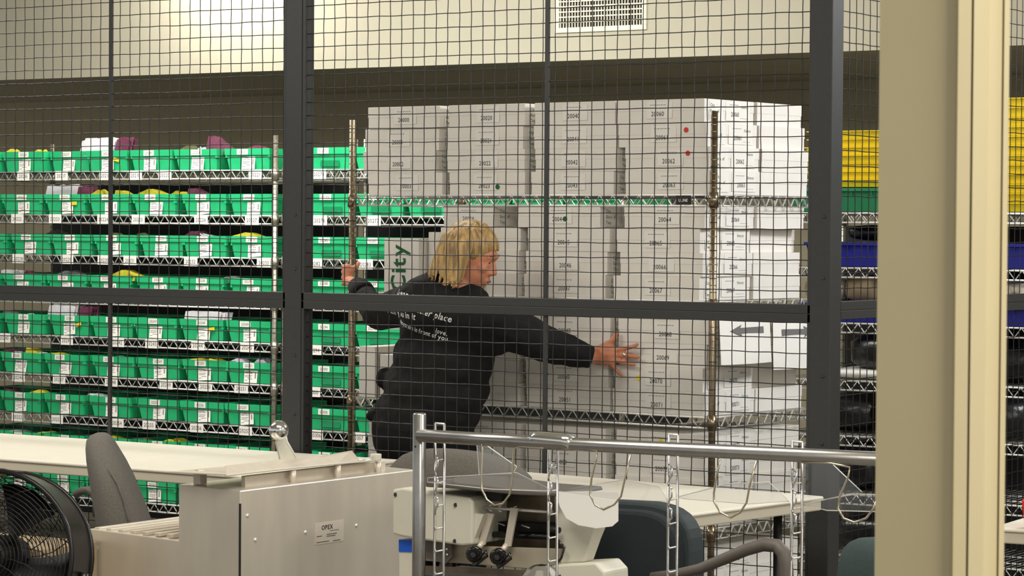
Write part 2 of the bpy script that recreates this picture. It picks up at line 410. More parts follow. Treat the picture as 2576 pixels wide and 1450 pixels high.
def tray_proto(kind):
    t = thing('mail_tray', 'green plastic mail tray', 'tray', (0, 0, -50))
    tray_body().build('tub', t)
    m = MB(); m.box((-.112, .026, .03), (.112, .42, .078), 'env_dark')  # mail filling, coloured dark to carry the shade inside the tray
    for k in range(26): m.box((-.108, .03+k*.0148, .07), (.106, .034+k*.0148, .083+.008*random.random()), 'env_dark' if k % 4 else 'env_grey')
    m.build('shade_dark_mail', t)
    if kind != 'pocket':
        m = MB(); m.box((-.042, -.0015, -.038), (.042, 0, .038), 'label_white')
        for k, (a, b, z) in enumerate(((-.036, -.012, .028), (-.036, .0, .02), (-.036, -.016, .012), (-.01, .01, .012), (-.036, .01, .0), (-.036, .004, -.008), (-.02, .012, -.018), (-.036, -.02, -.026))):
            m.box((a, -.0022, z), (b, -.0014, z+.0022), 'ink_grey')
        for k in range(6): m.box((.026, -.0022, -.012+k*.005), (.034, -.0014, -.0095+k*.005), 'ink_black')
        c = m.build('address_card', t); c.location = (0, -.001+.008, .036); c.scale = (.92, 1, .88); c.rotation_euler = (-.1, 0, 0)
    else:
        m = MB(); m.box((-.055, .004, .010), (.055, .0055, .062), 'green_pocket')
        c = m.build('clear_pocket', t); c.rotation_euler = (-.12, 0, 0); c.location = (0, .003, .003)
    return reg(t)
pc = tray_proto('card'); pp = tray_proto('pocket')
NUMB = {}
def number_label(parent, x, num):
    m = MB(); m.box((-.033, -.0015, -.013), (.033, 0, .013), 'label_white'); m.text(num, (0, -.0022, -.0065), (1, 0, 0), (0, 0, 1), .019, 'ink_grey')
    o = m.build('number_label', parent); o.location = (x, -.0025, .0835)
ROWS = {0: [56, 154, 250, 373, 486, 616], 1: [45, 154, 268, 382, 505, 627], 2: [68, 173, 284, 397, 509, 627], 3: [51, 156, 267, 388, 498, 626],
        4: [51, 163, 271, 382, 496, 616], 5: [46, 156, 275, 387, 505, 621], 6: [46, 153, 269, 387, 501, 617], 7: [46, 153, 269, 387, 501, 617], 8: [40, 150, 262, 380, 500, 617]}
SH = ['top', 'second', 'third', 'fourth', 'fifth', 'sixth', 'seventh', 'eighth', 'lowest']
tagged = {(0, 2): 'note_yellow', (1, 1): 'note_yellow', (2, 0): 'note_blue', (2, 1): 'note_blue', (3, 0): 'note_blue', (3, 2): 'note_blue', (3, 4): 'note_blue',
          (3, 5): 'note_blue', (4, 1): 'note_yellow', (4, 0): 'note_blue', (4, 2): 'note_blue', (4, 4): 'note_yellow'}
def place_tray(proto, x, y, z, label, rz, group, num=None, lx=0):
    o = dup(proto, (x, y, z), rz); o['label'] = label; o['group'] = group
    if proto is pc:
        for c in col.objects[-4:]:
            if c.parent == o and c.name.startswith('address_card'): c.rotation_euler = (-.1, random.uniform(-.1, .07), 0); c.location.x = random.uniform(-.01, .012)
    if num: number_label(o, lx, num)
    return o
def spread(xs, gap):
    for _ in range(40):
        for i in range(len(xs)-1):
            d = gap-(xs[i+1]-xs[i])
            if d > 0: xs[i] -= d/2; xs[i+1] += d/2
    return xs
for r, L in ROWS.items():
    XS = spread([atY(q, 440+108*r, RY).x for q in [L[0]-112]+L], .277)
    for i, px in enumerate(L):
        x = XS[i+1]; num = str(20216+6*r+i)
        yy = RY+.012+random.uniform(0, .02)
        if (r, i) == (0, 1): yy += .03
        lab = f'green mail tray, {ORD[i+1]} from the left on the {SH[r]} shelf of the left rack'
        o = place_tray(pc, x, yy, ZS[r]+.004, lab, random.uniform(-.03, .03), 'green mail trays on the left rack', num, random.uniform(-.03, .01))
        if (r, i) in tagged:
            c = tagged[(r, i)]; s_ = MB().box((-.018, -.004, -.008), (.018, -.003, .008), c).build('sticky_note', o)
            s_.location = (.062, .004, .054 if c == 'note_yellow' else .083); s_.rotation_euler = (0, random.uniform(-.5, .3), 0)
    # one more tray cut by the frame
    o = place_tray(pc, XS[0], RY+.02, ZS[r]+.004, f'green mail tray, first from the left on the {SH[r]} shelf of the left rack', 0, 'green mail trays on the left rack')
ROWB = {0: [(828, 0), (938, 0)], 1: [(830, 0), (949, 0), (1076, 0), (1213, 0), (1347, 0), (1484, 0)], 2: [(828, 0), (945, 0)], 3: [(826, 0), (945, 0)], 4: [(826, 0), (945, 0)],
        5: [(826, 0), (945, 0)], 6: [(826, 0), (945, 0)], 7: [(826, 0)], 8: [(826, 0)]}
for r, L in ROWB.items():
    XS = spread([atY(q[0], 440+100*r, RY).x for q in L], .277)
    for i, (px, _) in enumerate(L):
        x = XS[i]
        lab = f'green tray with clear pocket, {ORD[i]} from left on the {SH[r]} shelf behind the cart'
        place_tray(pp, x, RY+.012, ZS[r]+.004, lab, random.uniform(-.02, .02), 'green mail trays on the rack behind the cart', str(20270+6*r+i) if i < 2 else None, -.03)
for q in (pc, pp):
    for c in KIDS[q.name]: bpy.data.objects.remove(c)
    bpy.data.objects.remove(q)
# mail sticking out of the trays
def mail(px0, px1, ytop, r, m_, i, kind='envelopes'):
    a = atY(px0, ytop, RY+.1); b = atY(px1, ytop, RY+.1); base_z = ZS[r]+.078; H = a.z-base_z; W_ = b.x-a.x
    cname = {'env_yellow': 'yellow', 'env_white': 'white', 'env_maroon': 'maroon', 'env_lilac': 'pale lilac', 'env_grey': 'grey', 'env_dark': 'dark', 'env_olive': 'olive'}[m_]
    mb = MB(); n = 4 if W_ < .12 else 6
    for k in range(n):
        y = .0+k*.012; lean = random.uniform(-.03, .03); top = H*(1-.12*random.random()); bow = random.uniform(-.006, .012)
        x0 = random.uniform(0, .12)*W_; x1 = W_*(1-random.uniform(0, .12)); pts = []
        for j in range(7):
            s_ = j/6; pk = 1-.55*abs(s_-(.35+.3*math.sin(i*2.1)))*2 if kind == 'fold' else 1-.12*random.random()
            pts.append((x0+(x1-x0)*s_, y+lean*s_+bow*math.sin(s_*3.1), max(.012, top*pk)))
        vs = [(p[0], p[1], 0) for p in pts]+[(p[0], p[1]+.03*(p[2]/.1), p[2]) for p in pts]
        vs += [(v[0], v[1]+.003, v[2]) for v in vs]; N = 7; fs = []
        for j in range(6):
            fs += [(j, j+1, N+j+1, N+j), (2*N+j+1, 2*N+j, 3*N+j, 3*N+j+1), (N+j, N+j+1, 3*N+j+1, 3*N+j), (j+1, j, 2*N+j, 2*N+j+1)]
        fs += [(0, N, 3*N, 2*N), (N-1, 3*N-1, 4*N-1, 2*N-1)]
        mb.add(vs, fs, m_, False)
    o = mb.build('envelope_bundle', None, (0, 0, 0)); o.location = (a.x, RY+.06, base_z)
    pos = min(range(6), key=lambda q: abs(ROWS[r][q]-(px0+px1)/2)); sl = SH[r]
    side = 'left in' if (px0+px1)/2 < ROWS[r][pos]-18 else ('right in' if (px0+px1)/2 > ROWS[r][pos]+18 else 'inside')
    tag(o, f'{cname} envelopes {side} the {ORD[pos+1]} tray, {sl} shelf, left rack', 'envelopes', 'bundles of envelopes sticking out of the green trays')
ML = [(0, 24, 52, 373, 'env_yellow', 1), (0, 90, 112, 374, 'env_yellow', 1), (0, 207, 298, 345, 'env_white', 0), (0, 298, 338, 344, 'env_maroon', 0), (0, 450, 500, 362, 'env_olive', 1),
      (0, 522, 600, 335, 'env_maroon', 1), (0, 505, 530, 368, 'env_white', 1), (0, 610, 668, 364, 'env_maroon', 1), (1, 126, 203, 463, 'env_white', 0), (1, 204, 240, 466, 'env_maroon', 0), (1, 232, 275, 474, 'env_yellow', 1),
      (1, 297, 345, 476, 'env_yellow', 1), (1, 349, 431, 474, 'env_yellow', 1), (1, 435, 470, 478, 'env_yellow', 1), (1, 481, 556, 470, 'env_maroon', 1),
      (2, 118, 182, 576, 'env_dark', 1), (2, 46, 70, 582, 'env_grey', 1), (2, 292, 330, 583, 'env_olive', 1), (2, 350, 376, 584, 'env_olive', 1), (2, 466, 520, 577, 'env_maroon', 1), (2, 482, 596, 583, 'env_white', 1), (2, 593, 683, 583, 'env_yellow', 1),
      (3, 9, 70, 677, 'env_white', 0), (3, 72, 104, 677, 'env_maroon', 1), (3, 104, 138, 682, 'env_dark', 1), (3, 142, 212, 677, 'env_grey', 1), (3, 229, 285, 690, 'env_yellow', 1), (3, 287, 366, 676, 'env_yellow', 1), (3, 555, 604, 692, 'env_grey', 1),
      (4, 18, 70, 776, 'env_grey', 1), (4, 70, 104, 786, 'env_white', 1), (4, 126, 204, 763, 'env_white', 0), (4, 206, 250, 768, 'env_maroon', 0), (4, 469, 582, 778, 'env_white', 0),
      (5, 5, 62, 873, 'env_maroon', 1), (5, 75, 121, 871, 'env_yellow', 1), (5, 26, 80, 880, 'env_white', 1), (5, 86, 128, 884, 'env_white', 1), (5, 133, 218, 885, 'env_yellow', 1), (5, 290, 330, 893, 'env_grey', 1), (5, 464, 525, 898, 'env_yellow', 1),
      (5, 531, 586, 900, 'env_yellow', 1), (5, 586, 632, 898, 'env_lilac', 1), (5, 648, 678, 899, 'env_lilac', 1), (6, 24, 82, 975, 'env_maroon', 1), (6, 82, 137, 977, 'env_yellow', 1), (6, 50, 84, 986, 'env_grey', 1), (6, 230, 321, 988, 'env_white', 1),
      (7, 20, 84, 1078, 'env_white', 1), (7, 84, 145, 1082, 'env_yellow', 1), (7, 284, 330, 1094, 'env_yellow', 1), (7, 352, 390, 1098, 'env_olive', 1), (7, 412, 462, 1100, 'env_yellow', 1)]
for i, (r, p0, p1, yt, m_, k) in enumerate(ML): mail(p0, p1, yt, r, m_, i, 'fold' if k else 'flat')
# ---------------------------------------------------------------- the box cart
CL = Vector((-6.50, .65, 0)); CR = Vector((-4.82, .55, 0)); CU = (CR-CL).normalized(); CN = Vector((-CU.y, CU.x, 0)); CW = (CR-CL).length+.02
CROT = math.atan2(CU.y, CU.x)
CZ = [1.70, 1.316, .90, .50, .12]
cart, shK = rack('tall chrome wire shelving cart loaded with stacked white numbered boxes', CL, CROT, CW, .70, CZ, 2.0, 'chrome_post', name='wire_shelf_cart', back=False)
for px in (0, CW):
    for py in (0, .70):
        m = MB(); m.tube([(px-.012, py, .04), (px+.012, py, .04)], .04, 'black_rubber', 16); m.build('caster', cart)
pl = MB().box((0, -.008, -.034), (.062, -.005, -.002), 'black_plastic').text('ULINE', (.031, -.009, -.024), (1, 0, 0), (0, 0, 1), .015, 'label_white', bold=True)
def ca(px, py):
    d = ray(px, py); t_ = (CL-CAM).dot(CN)/d.dot(CN); return (CAM+d*t_-CL).dot(CU)
o = pl.build('maker_plate', shK[0]); o.location = (ca(1704, 478), 0, 0)
def carton_mesh(w, d, h):
    m = MB(); m.box((0, 0, 0), (w, d, h), 'white_box_card')
    m.box((-.0015, -.0015, h*.52), (w+.0015, d+.0015, h+.0005), 'white_box_card'); return m
CM = {}
def carton(c_px, z, num, label, w=None, px1=None, depth=.33, b=0.0, h=.0855, jr=0, dot=None, group='numbered white boxes on the cart', py=300, txt=True, nx=.5):
    a = ca(c_px, py) if isinstance(c_px, (int, float)) else c_px[0]
    if px1 is not None: w = ca(px1, py)-a
    p = CL+CU*a+CN*(b+.004)
    t = thing('white_carton', label, 'box', (p.x, p.y, z), CROT+jr, group)
    carton_mesh(w, depth, h).build('carton', t, bevel=.0015)
    if txt:
        m = MB(); x = w*nx; m.box((x-.05, -.0030, h*.2), (x+.062, -.0022, h*.9), 'box_label')
        m.text(num, (x, -.0038, h*.3), (1, 0, 0), (0, 0, 1), .0245, 'ink_black', sx=.86)
        for k in range(9): m.box((x-.034+k*.0078, -.0038, h*.76+.0008*(k % 2)), (x-.0285+k*.0078, -.0030, h*.76+.0022), 'ink_grey')
        m.build('number_label', t)
        m = MB(); X = w+.0026
        m.box((w+.0018, .03, h*.1), (X, .12, h*.94), 'box_label')
        for k, s_ in enumerate(('City', 'Boro. of', 'Twp.')): m.text(s_, (X+.0006, .034, h*.68-k*.021), (0, 1, 0), (0, 0, 1), .018, 'ink_green', center=False)
        m.box((w+.0018, .14, h*.14), (X, depth-.03, h*.95), 'box_label')
        m.text(num, (X+.0006, .2, h*.32), (0, 1, 0), (0, 0, 1), .0235, 'ink_black', sx=.86)
        m.text('District', (X+.0006, .265, h*.68), (0, 1, 0), (0, 0, 1), .014, 'ink_green', center=True)
        for k in range(8): m.box((w+.002, .165+k*.0075, h*.80), (X+.0006, .170+k*.0075, h*.80+.002), 'ink_grey')
        m.box((w+.002, .235, h*.25), (X+.0006, .285, h*.26), 'ink_grey')
        m.build('end_label', t)
    if dot:
        m = MB(); x, zz, c = dot; n = 18
        m.prism([(x+.0095*math.cos(6.2832*k/n), -.0036, zz+.0095*math.sin(6.2832*k/n)) for k in range(n)], (0, -.0008, 0), c); m.build('round_sticker', t)
    return t
G = {0: {0: [(925, 1105), (915, 1098), (912, 1093), (925, 1110)], 1: [(1125, 1317), (1122, 1312), (1122, 1317), (1128, 1317)],
         2: [(1342, 1543), (1340, 1547), (1344, 1548), (1335, 1540)], 3: [(1549, 1768), (1552, 1774), (1571, 1782), (1573, 1786)]},
     1: {1: [(1112, 1238), (1105, 1303), (1105, 1300), (1100, 1298)], 2: [(1300, 1508), (1326, 1530), (1319, 1523), (1317, 1520)], 3: [(1569, 1770), (1549, 1758), (1559, 1766), (1543, 1760)]},
     2: {1: [(1110, 1303), (1108, 1301), (1108, 1298), (1110, 1303)], 2: [(1320, 1530), (1318, 1528), (1322, 1526), (1322, 1530)], 3: [(1553, 1778), (1552, 1773), (1542, 1765), (1539, 1770)]},
     3: {0: [(925, 1092)]*4, 1: [(1120, 1305), (1118, 1303), (1120, 1302), (1116, 1303)], 2: [(1322, 1522), (1322, 1522), (1320, 1520), (1322, 1522)], 3: [(1548, 1770), (1545, 1768), (1546, 1770), (1546, 1772)]},
     4: {0: [(925, 1090)]*4, 1: [(1120, 1305)]*4, 2: [(1322, 1522)]*4, 3: [(1548, 1770)]*4}}
SK = ['top', 'second', 'third', 'fourth', 'bottom']
dots = {20061: (.30, .060, 'dot_red'), 20062: (.275, .062, 'dot_red'), 20023: (.235, .030, 'ink_green'), 20044: (.225, .035, 'ink_green'), 20070: (.11, .042, 'dot_yellow'), 20072: (.2, .05, 'dot_yellow')}
for s_, cols in G.items():
    hh = .0855 if s_ < 3 else (.083 if s_ == 3 else .072)
    for c, L in cols.items():
        for k, (p0, p1) in enumerate(L):
            num = 20000+20*c+s_*4+k; z = CZ[s_]+.003+(len(L)-1-k)*(hh+.0006)
            lab = f'white box numbered {num} on the {SK[s_]} shelf of the cart'
            carton(p0, z, str(num), lab, px1=p1, h=hh, jr=random.uniform(-.012, .012), b=random.uniform(0, .01), dot=dots.get(num), py=300+250*s_,
                   nx=random.uniform(.44, .52) if c < 3 else random.uniform(.46, .54))
# rear row at the right end, seen from the side
for s_ in range(5):
    hh = .0855 if s_ < 3 else (.083 if s_ == 3 else .072); L = G[s_][3]
    for k, (p0, p1) in enumerate(L):
        a = ca(p0, 300); w_ = ca(p1, 300)-a; z = CZ[s_]+.003+(3-k)*(hh+.0006)
        if s_ == 2 and k < 2: continue
        carton((a+random.uniform(-.01, .015),), z, '', f'blank rear white box, {ORD[k]} from top of the right stack, {SK[s_]} shelf', w=w_, depth=.32, b=.345+random.uniform(0, .01), h=hh, txt=False,
               jr=random.uniform(-.02, .02), group='white boxes in the back row of the cart')
# boxes standing at the left end of the cart, behind the person
def loose(px0, px1, py, z, h, depth, label, b=0., jr=0, word=None):
    a = ca(px0, py); w_ = ca(px1, py)-a; p = CL+CU*a+CN*(b+.004)
    t = thing('white_carton', label, 'box', (p.x, p.y, z), CROT+jr, 'loose white boxes at the left of the cart')
    MB().box((0, 0, 0), (w_, depth, h), 'white_box_card').build('carton', t, bevel=.002)
    if word:
        m = MB(); m.text(word, (w_*.62, -.001, h*.02), (0, 0, 1), (-1, 0, 0), .105, 'ink_green', center=False, bold=True); m.build('handwriting', t)
    return t
loose(965, 1052, 600, 1.319, .215, .3, 'white box standing on end with sideways green handwriting, behind the person', word='City')
loose(1056, 1104, 560, 1.319, .24, .3, 'tall narrow white box left of the person\'s hair on the second shelf', b=.05)
loose(918, 1040, 700, 1.17, .12, .3, 'white box lying below the sideways lettered box, above the gripping arm', b=.12)
loose(902, 942, 850, .905, .2, .3, 'white box at the left end of the third shelf beside the cart post')
loose(946, 1090, 900, .905, .17, .30, 'beige white box left of the person\'s elbow on the third shelf', b=.02)
# paper signs hung on the right end of the cart
def sign(b0, b1, z0, z1, left, label, off):
    p0 = CL+CU*(CW+off); t = thing('paper_sign', label, 'sign', (p0.x, p0.y, z0), CROT, 'arrow signs hung on the cart end')
    m = MB(); n = 6; vs = []
    for j in range(n+1):
        for i in range(n+1):
            b = b0+(b1-b0)*i/n; z = (z1-z0)*j/n; bow = .02*math.sin(3.1*i/n)*(1-.8*j/n)+.012*(1-j/n); vs.append((bow, b, z))
    vs2 = [(v[0]+.0008, v[1], v[2]) for v in vs]; N = n+1; fs = []
    for j in range(n):
        for i in range(n): q = (j*N+i, j*N+i+1, (j+1)*N+i+1, (j+1)*N+i); fs.append(q[::-1]); fs.append(tuple(N*N+a for a in q))
    m.add(vs+vs2, fs, 'paper_white', True); m.build('sheet', t)
    cb = (b0+b1)/2; L_ = (b1-b0)*.33; zc = (z1-z0)*.62; d = -1 if left else 1
    def Q(u, v): i = (u-b0)/(b1-b0); j = (v)/(z1-z0); return (.02*math.sin(3.1*i)*(1-.8*j)+.012*(1-j)+.004, u, v)
    tri = [Q(cb+d*L_, zc), Q(cb+d*L_*.35, zc+.022), Q(cb+d*L_*.45, zc+.010), Q(cb-d*L_, zc+.012), Q(cb-d*L_, zc-.012), Q(cb+d*L_*.45, zc-.010), Q(cb+d*L_*.35, zc-.022)]
    MB().add(tri, [tuple(range(7))], 'ink_grey').build('printed_arrow', t)
sign(.02, .36, 1.09, 1.285, True, 'white paper sign with a grey arrow pointing left, on the cart end', .012)
sign(.37, .70, 1.06, 1.28, False, 'white paper sign with a grey arrow pointing right, beside the corner post', .016)
#PART2
# ---------------------------------------------------------------- totes and bags on the right rack
def tote(px0, px1, ytop, z0, c, label, y0=2.02, d=.5, lines=(), taper=.02, grp=None, h=None):
    a = atY(px0, ytop, y0); b = atY(px1, ytop, y0); H = h or a.z-z0; W_ = b.x-a.x
    t = thing('storage_tote', label, 'tote', (a.x, y0, z0), 0, grp); m = MB()
    m.hexa([(taper, .01, 0), (W_-taper, .01, 0), (W_-taper, d-.01, 0), (taper, d-.01, 0), (0, 0, H*.86), (W_, 0, H*.86), (W_, d, H*.86), (0, d, H*.86)], c)
    m.build('tub', t, bevel=.003)
    m = MB(); m.box((-.008, -.008, H*.86), (W_+.008, d+.008, H), c)
    for k in range(int(W_/.09)+1):
        if k*.09 < W_: m.box((k*.09+.01, -.006, H*.70), (k*.09+.014, .004, H*.86), c)
    m.build('rim', t, bevel=.003); return t
sy = [1.735+.0325*i for i in range(10)]
tote(1988, 2330, 462, 1.65, 'dark_green_plastic', 'dark green tote under the yellow totes on the right rack', h=.098)
for i in range(7):
    tote(2031-1*i+(9 if i > 4 else 0), 2330, 400, 1.752+i*.033, 'yellow_plastic', f'yellow corrugated tote, {ORD[i]} from the bottom of the stack behind the corner post', y0=2.03+.004*(i % 3), h=.0322, taper=.006, grp='yellow totes stacked on the right rack')
for i in range(12):
    tote(2345, 2615, 400, 1.652+i*.0375, 'yellow_plastic', f'yellow tote, number {["one","two","three","four","five","six","seven","eight","nine","ten","eleven","twelve"][i]} up in the stack at the far right edge', h=.0365, taper=.006, grp='yellow totes at the far right')
tote(2028, 2320, 600, 1.428, 'blue_plastic', 'blue tote on the second shelf of the right rack, behind the corner post', h=.1)
tote(2335, 2600, 600, 1.428, 'blue_plastic', 'blue tote at the far right edge on the second shelf', h=.1)
tote(2008, 2320, 745, 1.202, 'blue_plastic', 'shallow blue tote below the wrapped bundles on the right rack', h=.075)
tote(2335, 2600, 745, 1.202, 'blue_plastic', 'shallow blue tote at the far right edge, third shelf', h=.075)
def lump(name, px0, px1, ytop, z0, c, label, cat, d=.4, seed=1, y0=2.05):
    r = random.Random(seed); a = atY(px0, ytop, y0); b = atY(px1, ytop, y0); H = a.z-z0; W_ = b.x-a.x; nu, nv = 18, 10; vs = []
    for j in range(nv+1):
        for i in range(nu):
            th = math.pi*j/nv; ph = 2*math.pi*i/nu; k = 1+.10*math.sin(3*ph+seed)+.07*r.random(); sg = lambda v: math.copysign(abs(v)**.6, v)
            vs.append((W_/2+W_/2*sg(math.sin(th)*math.cos(ph))*min(k, 1.08), d/2+d/2*sg(math.sin(th)*math.sin(ph))*k*.9, max(0, H/2+H/2*sg(math.cos(th))*(1+.06*r.random()))))
    fs = [(j*nu+i, (j+1)*nu+i, (j+1)*nu+(i+1) % nu, j*nu+(i+1) % nu) for j in range(nv) for i in range(nu)]
    o = MB().add(vs, fs, c, True).build(name); o.location = (a.x, y0, z0); tag(o, label, cat); return o
lump('plastic_bag', 2120, 2290, 566, 1.535, 'black_bag', 'dark plastic bag behind the blue tote on the right rack', 'bag', .25, 2, y0=2.2)
for i, (a, b, s_) in enumerate(((2012, 2110, 3), (2112, 2200, 4), (2202, 2300, 5))):
    lump('wrapped_bundle', a, b, 694, 1.28, 'clear_wrap' if i % 2 == 0 else 'cardboard', ['shiny clear wrapped bundle left of the corner post, above the blue tote', 'tan bundle on the blue tote just right of the corner post', 'clear wrapped bundle partly hidden by the door frame'][i], 'bundle', .3, s_)
lump('plastic_bag', 2100, 2340, 838, 1.0, 'black_bag', 'black plastic bag on the fourth shelf of the right rack', 'bag', .42, 6)
lump('paper_bundle', 2050, 2330, 925, .968, 'paper_white', 'white paper bundle under the black bag on the fourth shelf', 'bundle', .4, 7).location.y = 2.03
for i, (a, b, yt, z) in enumerate(((2020, 2180, 985, .745), (2182, 2340, 990, .745), (2030, 2190, 1120, .503), (2192, 2340, 1125, .503), (2030, 2330, 1290, .255))):
    lump('plastic_bag', a, b, yt, z, 'black_bag', ['black bag left half of the fifth shelf on the right rack', 'black bag right half of the fifth shelf on the right rack', 'black bag left half of the sixth shelf on the right rack', 'black bag right half of the sixth shelf, right rack', 'black bag on the lowest shelf of the right rack'][i], 'bag', .42, 8+i)
lump('plastic_bag', 2345, 2600, 855, .968, 'black_bag', 'dark bag at the far right edge behind the fence', 'bag', .42, 15)
lump('wrapped_bundle', 2345, 2600, 705, 1.278, 'clear_wrap', 'shiny wrapped bundle at the far right edge, third shelf', 'bundle', .3, 17)
lump('plastic_bag', 2345, 2600, 990, .745, 'black_bag', 'dark bag low at the far right edge, fifth shelf', 'bag', .42, 19)
# ---------------------------------------------------------------- folding tables
def table(label, org, rot, W_, D_, z=.74, th=.045):
    t = thing('folding_table', label, 'table', org, rot)
    m = MB(); m.box((0, 0, z-.012), (W_, D_, z), 'table_top'); m.build('table_top', t, bevel=.005)
    m = MB(); m.box((.006, .006, z-th), (W_-.006, D_-.006, z-.012), 'table_edge'); m.build('apron', t, bevel=.004)
    for x in (.12, W_-.12):
        for y in (.08, D_-.08): MB().tube([(x, y, 0), (x, y, z-th)], .014, 'black_plastic', 8).build('leg', t)
    return t
table('long white table against the fence at the left, behind the grey chair', (-8.7, -.87, 0), 0, 2.95, .83)
table('white table against the fence at the right, behind the steel rack', (-5.60, -.84, 0), -.105, 1.62, .72)
rp = atZ(2535, 1330, .74)
table('white table edge at the far right, holding a red bin', (rp.x-.05, rp.y, 0), .1, .9, .7)
q = atZ(2566, 1333, .742); m = MB()
m.hexa([(0, 0, 0), (.10, 0, 0), (.10, .12, 0), (0, .12, 0), (-.008, -.004, .085), (.108, -.004, .085), (.108, .124, .085), (-.008, .124, .085)], 'red_plastic')
o = m.build('red_bin', None, (0, 0, 0), bevel=.006); o.location = (q.x+.003, q.y+.02, .741); tag(o, 'small red plastic bin on the white table at the right edge', 'bin')
# ---------------------------------------------------------------- office chairs
def chair_base(t, c=(0, 0), zs=.46):
    m = MB(); m.tube([(c[0]-.2, c[1], zs), (c[0]+.2, c[1], zs)], .035, 'chair_grey', 10)
    n = 20; pts = [(c[0]+.24*math.copysign(abs(math.cos(6.2832*k/n))**.5, math.cos(6.2832*k/n)), c[1]+.23*math.copysign(abs(math.sin(6.2832*k/n))**.5, math.sin(6.2832*k/n)), zs-.04) for k in range(n)]
    m = MB().prism(pts, (0, 0, .07), 'chair_grey'); m.build('seat', t, bevel=.02)
    MB().tube([(c[0], c[1], .1), (c[0], c[1], zs-.03)], .025, 'black_plastic', 10).build('gas_stem', t)
    for k in range(5):
        a = k*1.2566; MB().tube([(c[0], c[1], .1), (c[0]+.27*math.cos(a), c[1]+.27*math.sin(a), .07)], [.025, .018], 'black_plastic', 8).ball((c[0]+.27*math.cos(a), c[1]+.27*math.sin(a), .03), .03, 'black_plastic', 8, 5).build('leg', t)
def loft(m, rows, mt, n=24, pw=.8, turn=0.):
    """rows of (x, y, z, rx, ry)"""
    ct, st_ = math.cos(turn), math.sin(turn)
    vs = []
    for x, y, z, a, b in rows:
        for k in range(n):
            c_, s_ = math.cos(6.2832*k/n), math.sin(6.2832*k/n); u_ = a*math.copysign(abs(c_)**pw, c_); v_ = b*math.copysign(abs(s_)**pw, s_); vs.append((x+u_*ct-v_*st_, y+u_*st_+v_*ct, z))
    fs = [(j*n+k, j*n+(k+1) % n, (j+1)*n+(k+1) % n, (j+1)*n+k) for j in range(len(rows)-1) for k in range(n)]
    fs += [tuple(range(n))[::-1], tuple((len(rows)-1)*n+k for k in range(n))]; return m.add(vs, fs, mt, True)
def L_(px, py, Y, o): v = atY(px, py, Y); return (v.x-o[0], v.y-o[1], v.z-o[2])
# grey chair at the left, its back seen edge on
o0 = atY(330, 1400, -1.25); base = (o0.x, -1.25, 0); PM = (o0-CAM).dot(FW)/F_PX; t = thing('office_chair', 'grey office chair seen edge-on between the fan and the steel machine', 'chair', base)
chair_base(t, (-.25, -.02)); rows = []
for yy, cx, hw, ry in ((1450, 345, 72, .19), (1380, 335, 72, .2), (1310, 311, 70, .2), (1250, 296, 64, .2), (1200, 281, 58, .19), (1160, 268, 51, .175), (1130, 258, 43, .15), (1110, 253, 36, .12), (1098, 253, 27, .09), (1091, 255, 14, .05)):
    p = L_(cx, yy, -1.25, base); rows.append((p[0], p[1], p[2], hw*PM, ry))
loft(MB(), rows, 'chair_grey', turn=YAW+.14).build('backrest', t)
sm = [L_(px, py, -1.25, base) for px, py in ((244, 1143), (260, 1156), (276, 1172), (297, 1205), (312, 1245), (322, 1285), (330, 1320))]
vv = Vector((math.sin(YAW+.14), -math.cos(YAW+.14), 0))
MB().tube([Vector(p)+vv*(.15+.035*min(1, i/3)) for i, p in enumerate(sm)], .004, 'chair_grey', 6).build('seam_piping', t)
MB().tube([L_(px, py, -1.15, base) for px, py in ((190, 1245), (205, 1236), (222, 1234), (236, 1242), (243, 1262), (243, 1300))], .014, 'arm_plastic', 8).build('armrest', t)
# chair behind the steel rack
base = (atY(1150, 1200, -1.2).x, -1.2, 0); t = thing('office_chair', 'grey office chair whose rounded back top shows behind the steel rack', 'chair', base)
chair_base(t, (.12, -.2)); rows = []
for yy, cx, hw, ry in ((1330, 1150, 150, .05), (1250, 1150, 188, .06), (1210, 1152, 186, .065), (1190, 1154, 178, .065), (1170, 1152, 158, .06), (1152, 1145, 130, .055), (1140, 1140, 98, .045), (1133, 1135, 60, .03), (1130, 1132, 24, .012)):
    p = L_(cx, yy, -1.2, base); a_ = L_(cx+hw, yy, -1.2, base); rows.append((p[0], p[1], p[2], a_[0]-p[0], ry))
loft(MB(), rows, 'chair_grey').build('backrest', t)
# dark navy chair
base = (atY(1620, 1400, -1.7).x, -1.7, 0); t = thing('office_chair', 'dark navy office chair with a grey-teal rim, right of the beige bracket', 'chair', base)
chair_base(t, (.16, .3)); out = [(1400, 1450), (1400, 1300), (1425, 1272), (1470, 1260), (1560, 1261), (1610, 1264), (1645, 1269), (1670, 1276), (1690, 1285), (1708, 1298), (1721, 1314), (1731, 1333), (1737, 1356), (1740, 1390), (1740, 1450), (1735, 1560), (1400, 1560)]
poly = [L_(px, py, -1.7, base) for px, py in out]
MB().prism(poly, (0, .07, 0), 'chair_rim').build('back_shell', t, bevel=.009)
inn = [L_(1600+(px-1600)*(.74 if px > 1600 else 1), 1284+(py-1262)*.95 if py < 1500 else py, -1.74, base) for px, py in out]
MB().prism(inn, (0, .05, 0), 'chair_navy').build('back_cushion', t, bevel=.012)
MB().tube([L_(px, py, -1.95, base) for px, py in ((1640, 1452), (1700, 1445), (1760, 1432), (1820, 1408), (1875, 1385), (1925, 1370), (1955, 1374), (1970, 1392), (1977, 1420), (1980, 1470), (1975, 1540), (1900, 1600))],
          [.012, .013, .014, .015, .016, .017, .018, .018, .018, .018, .018, .018], 'arm_plastic', 10).build('armrest', t)
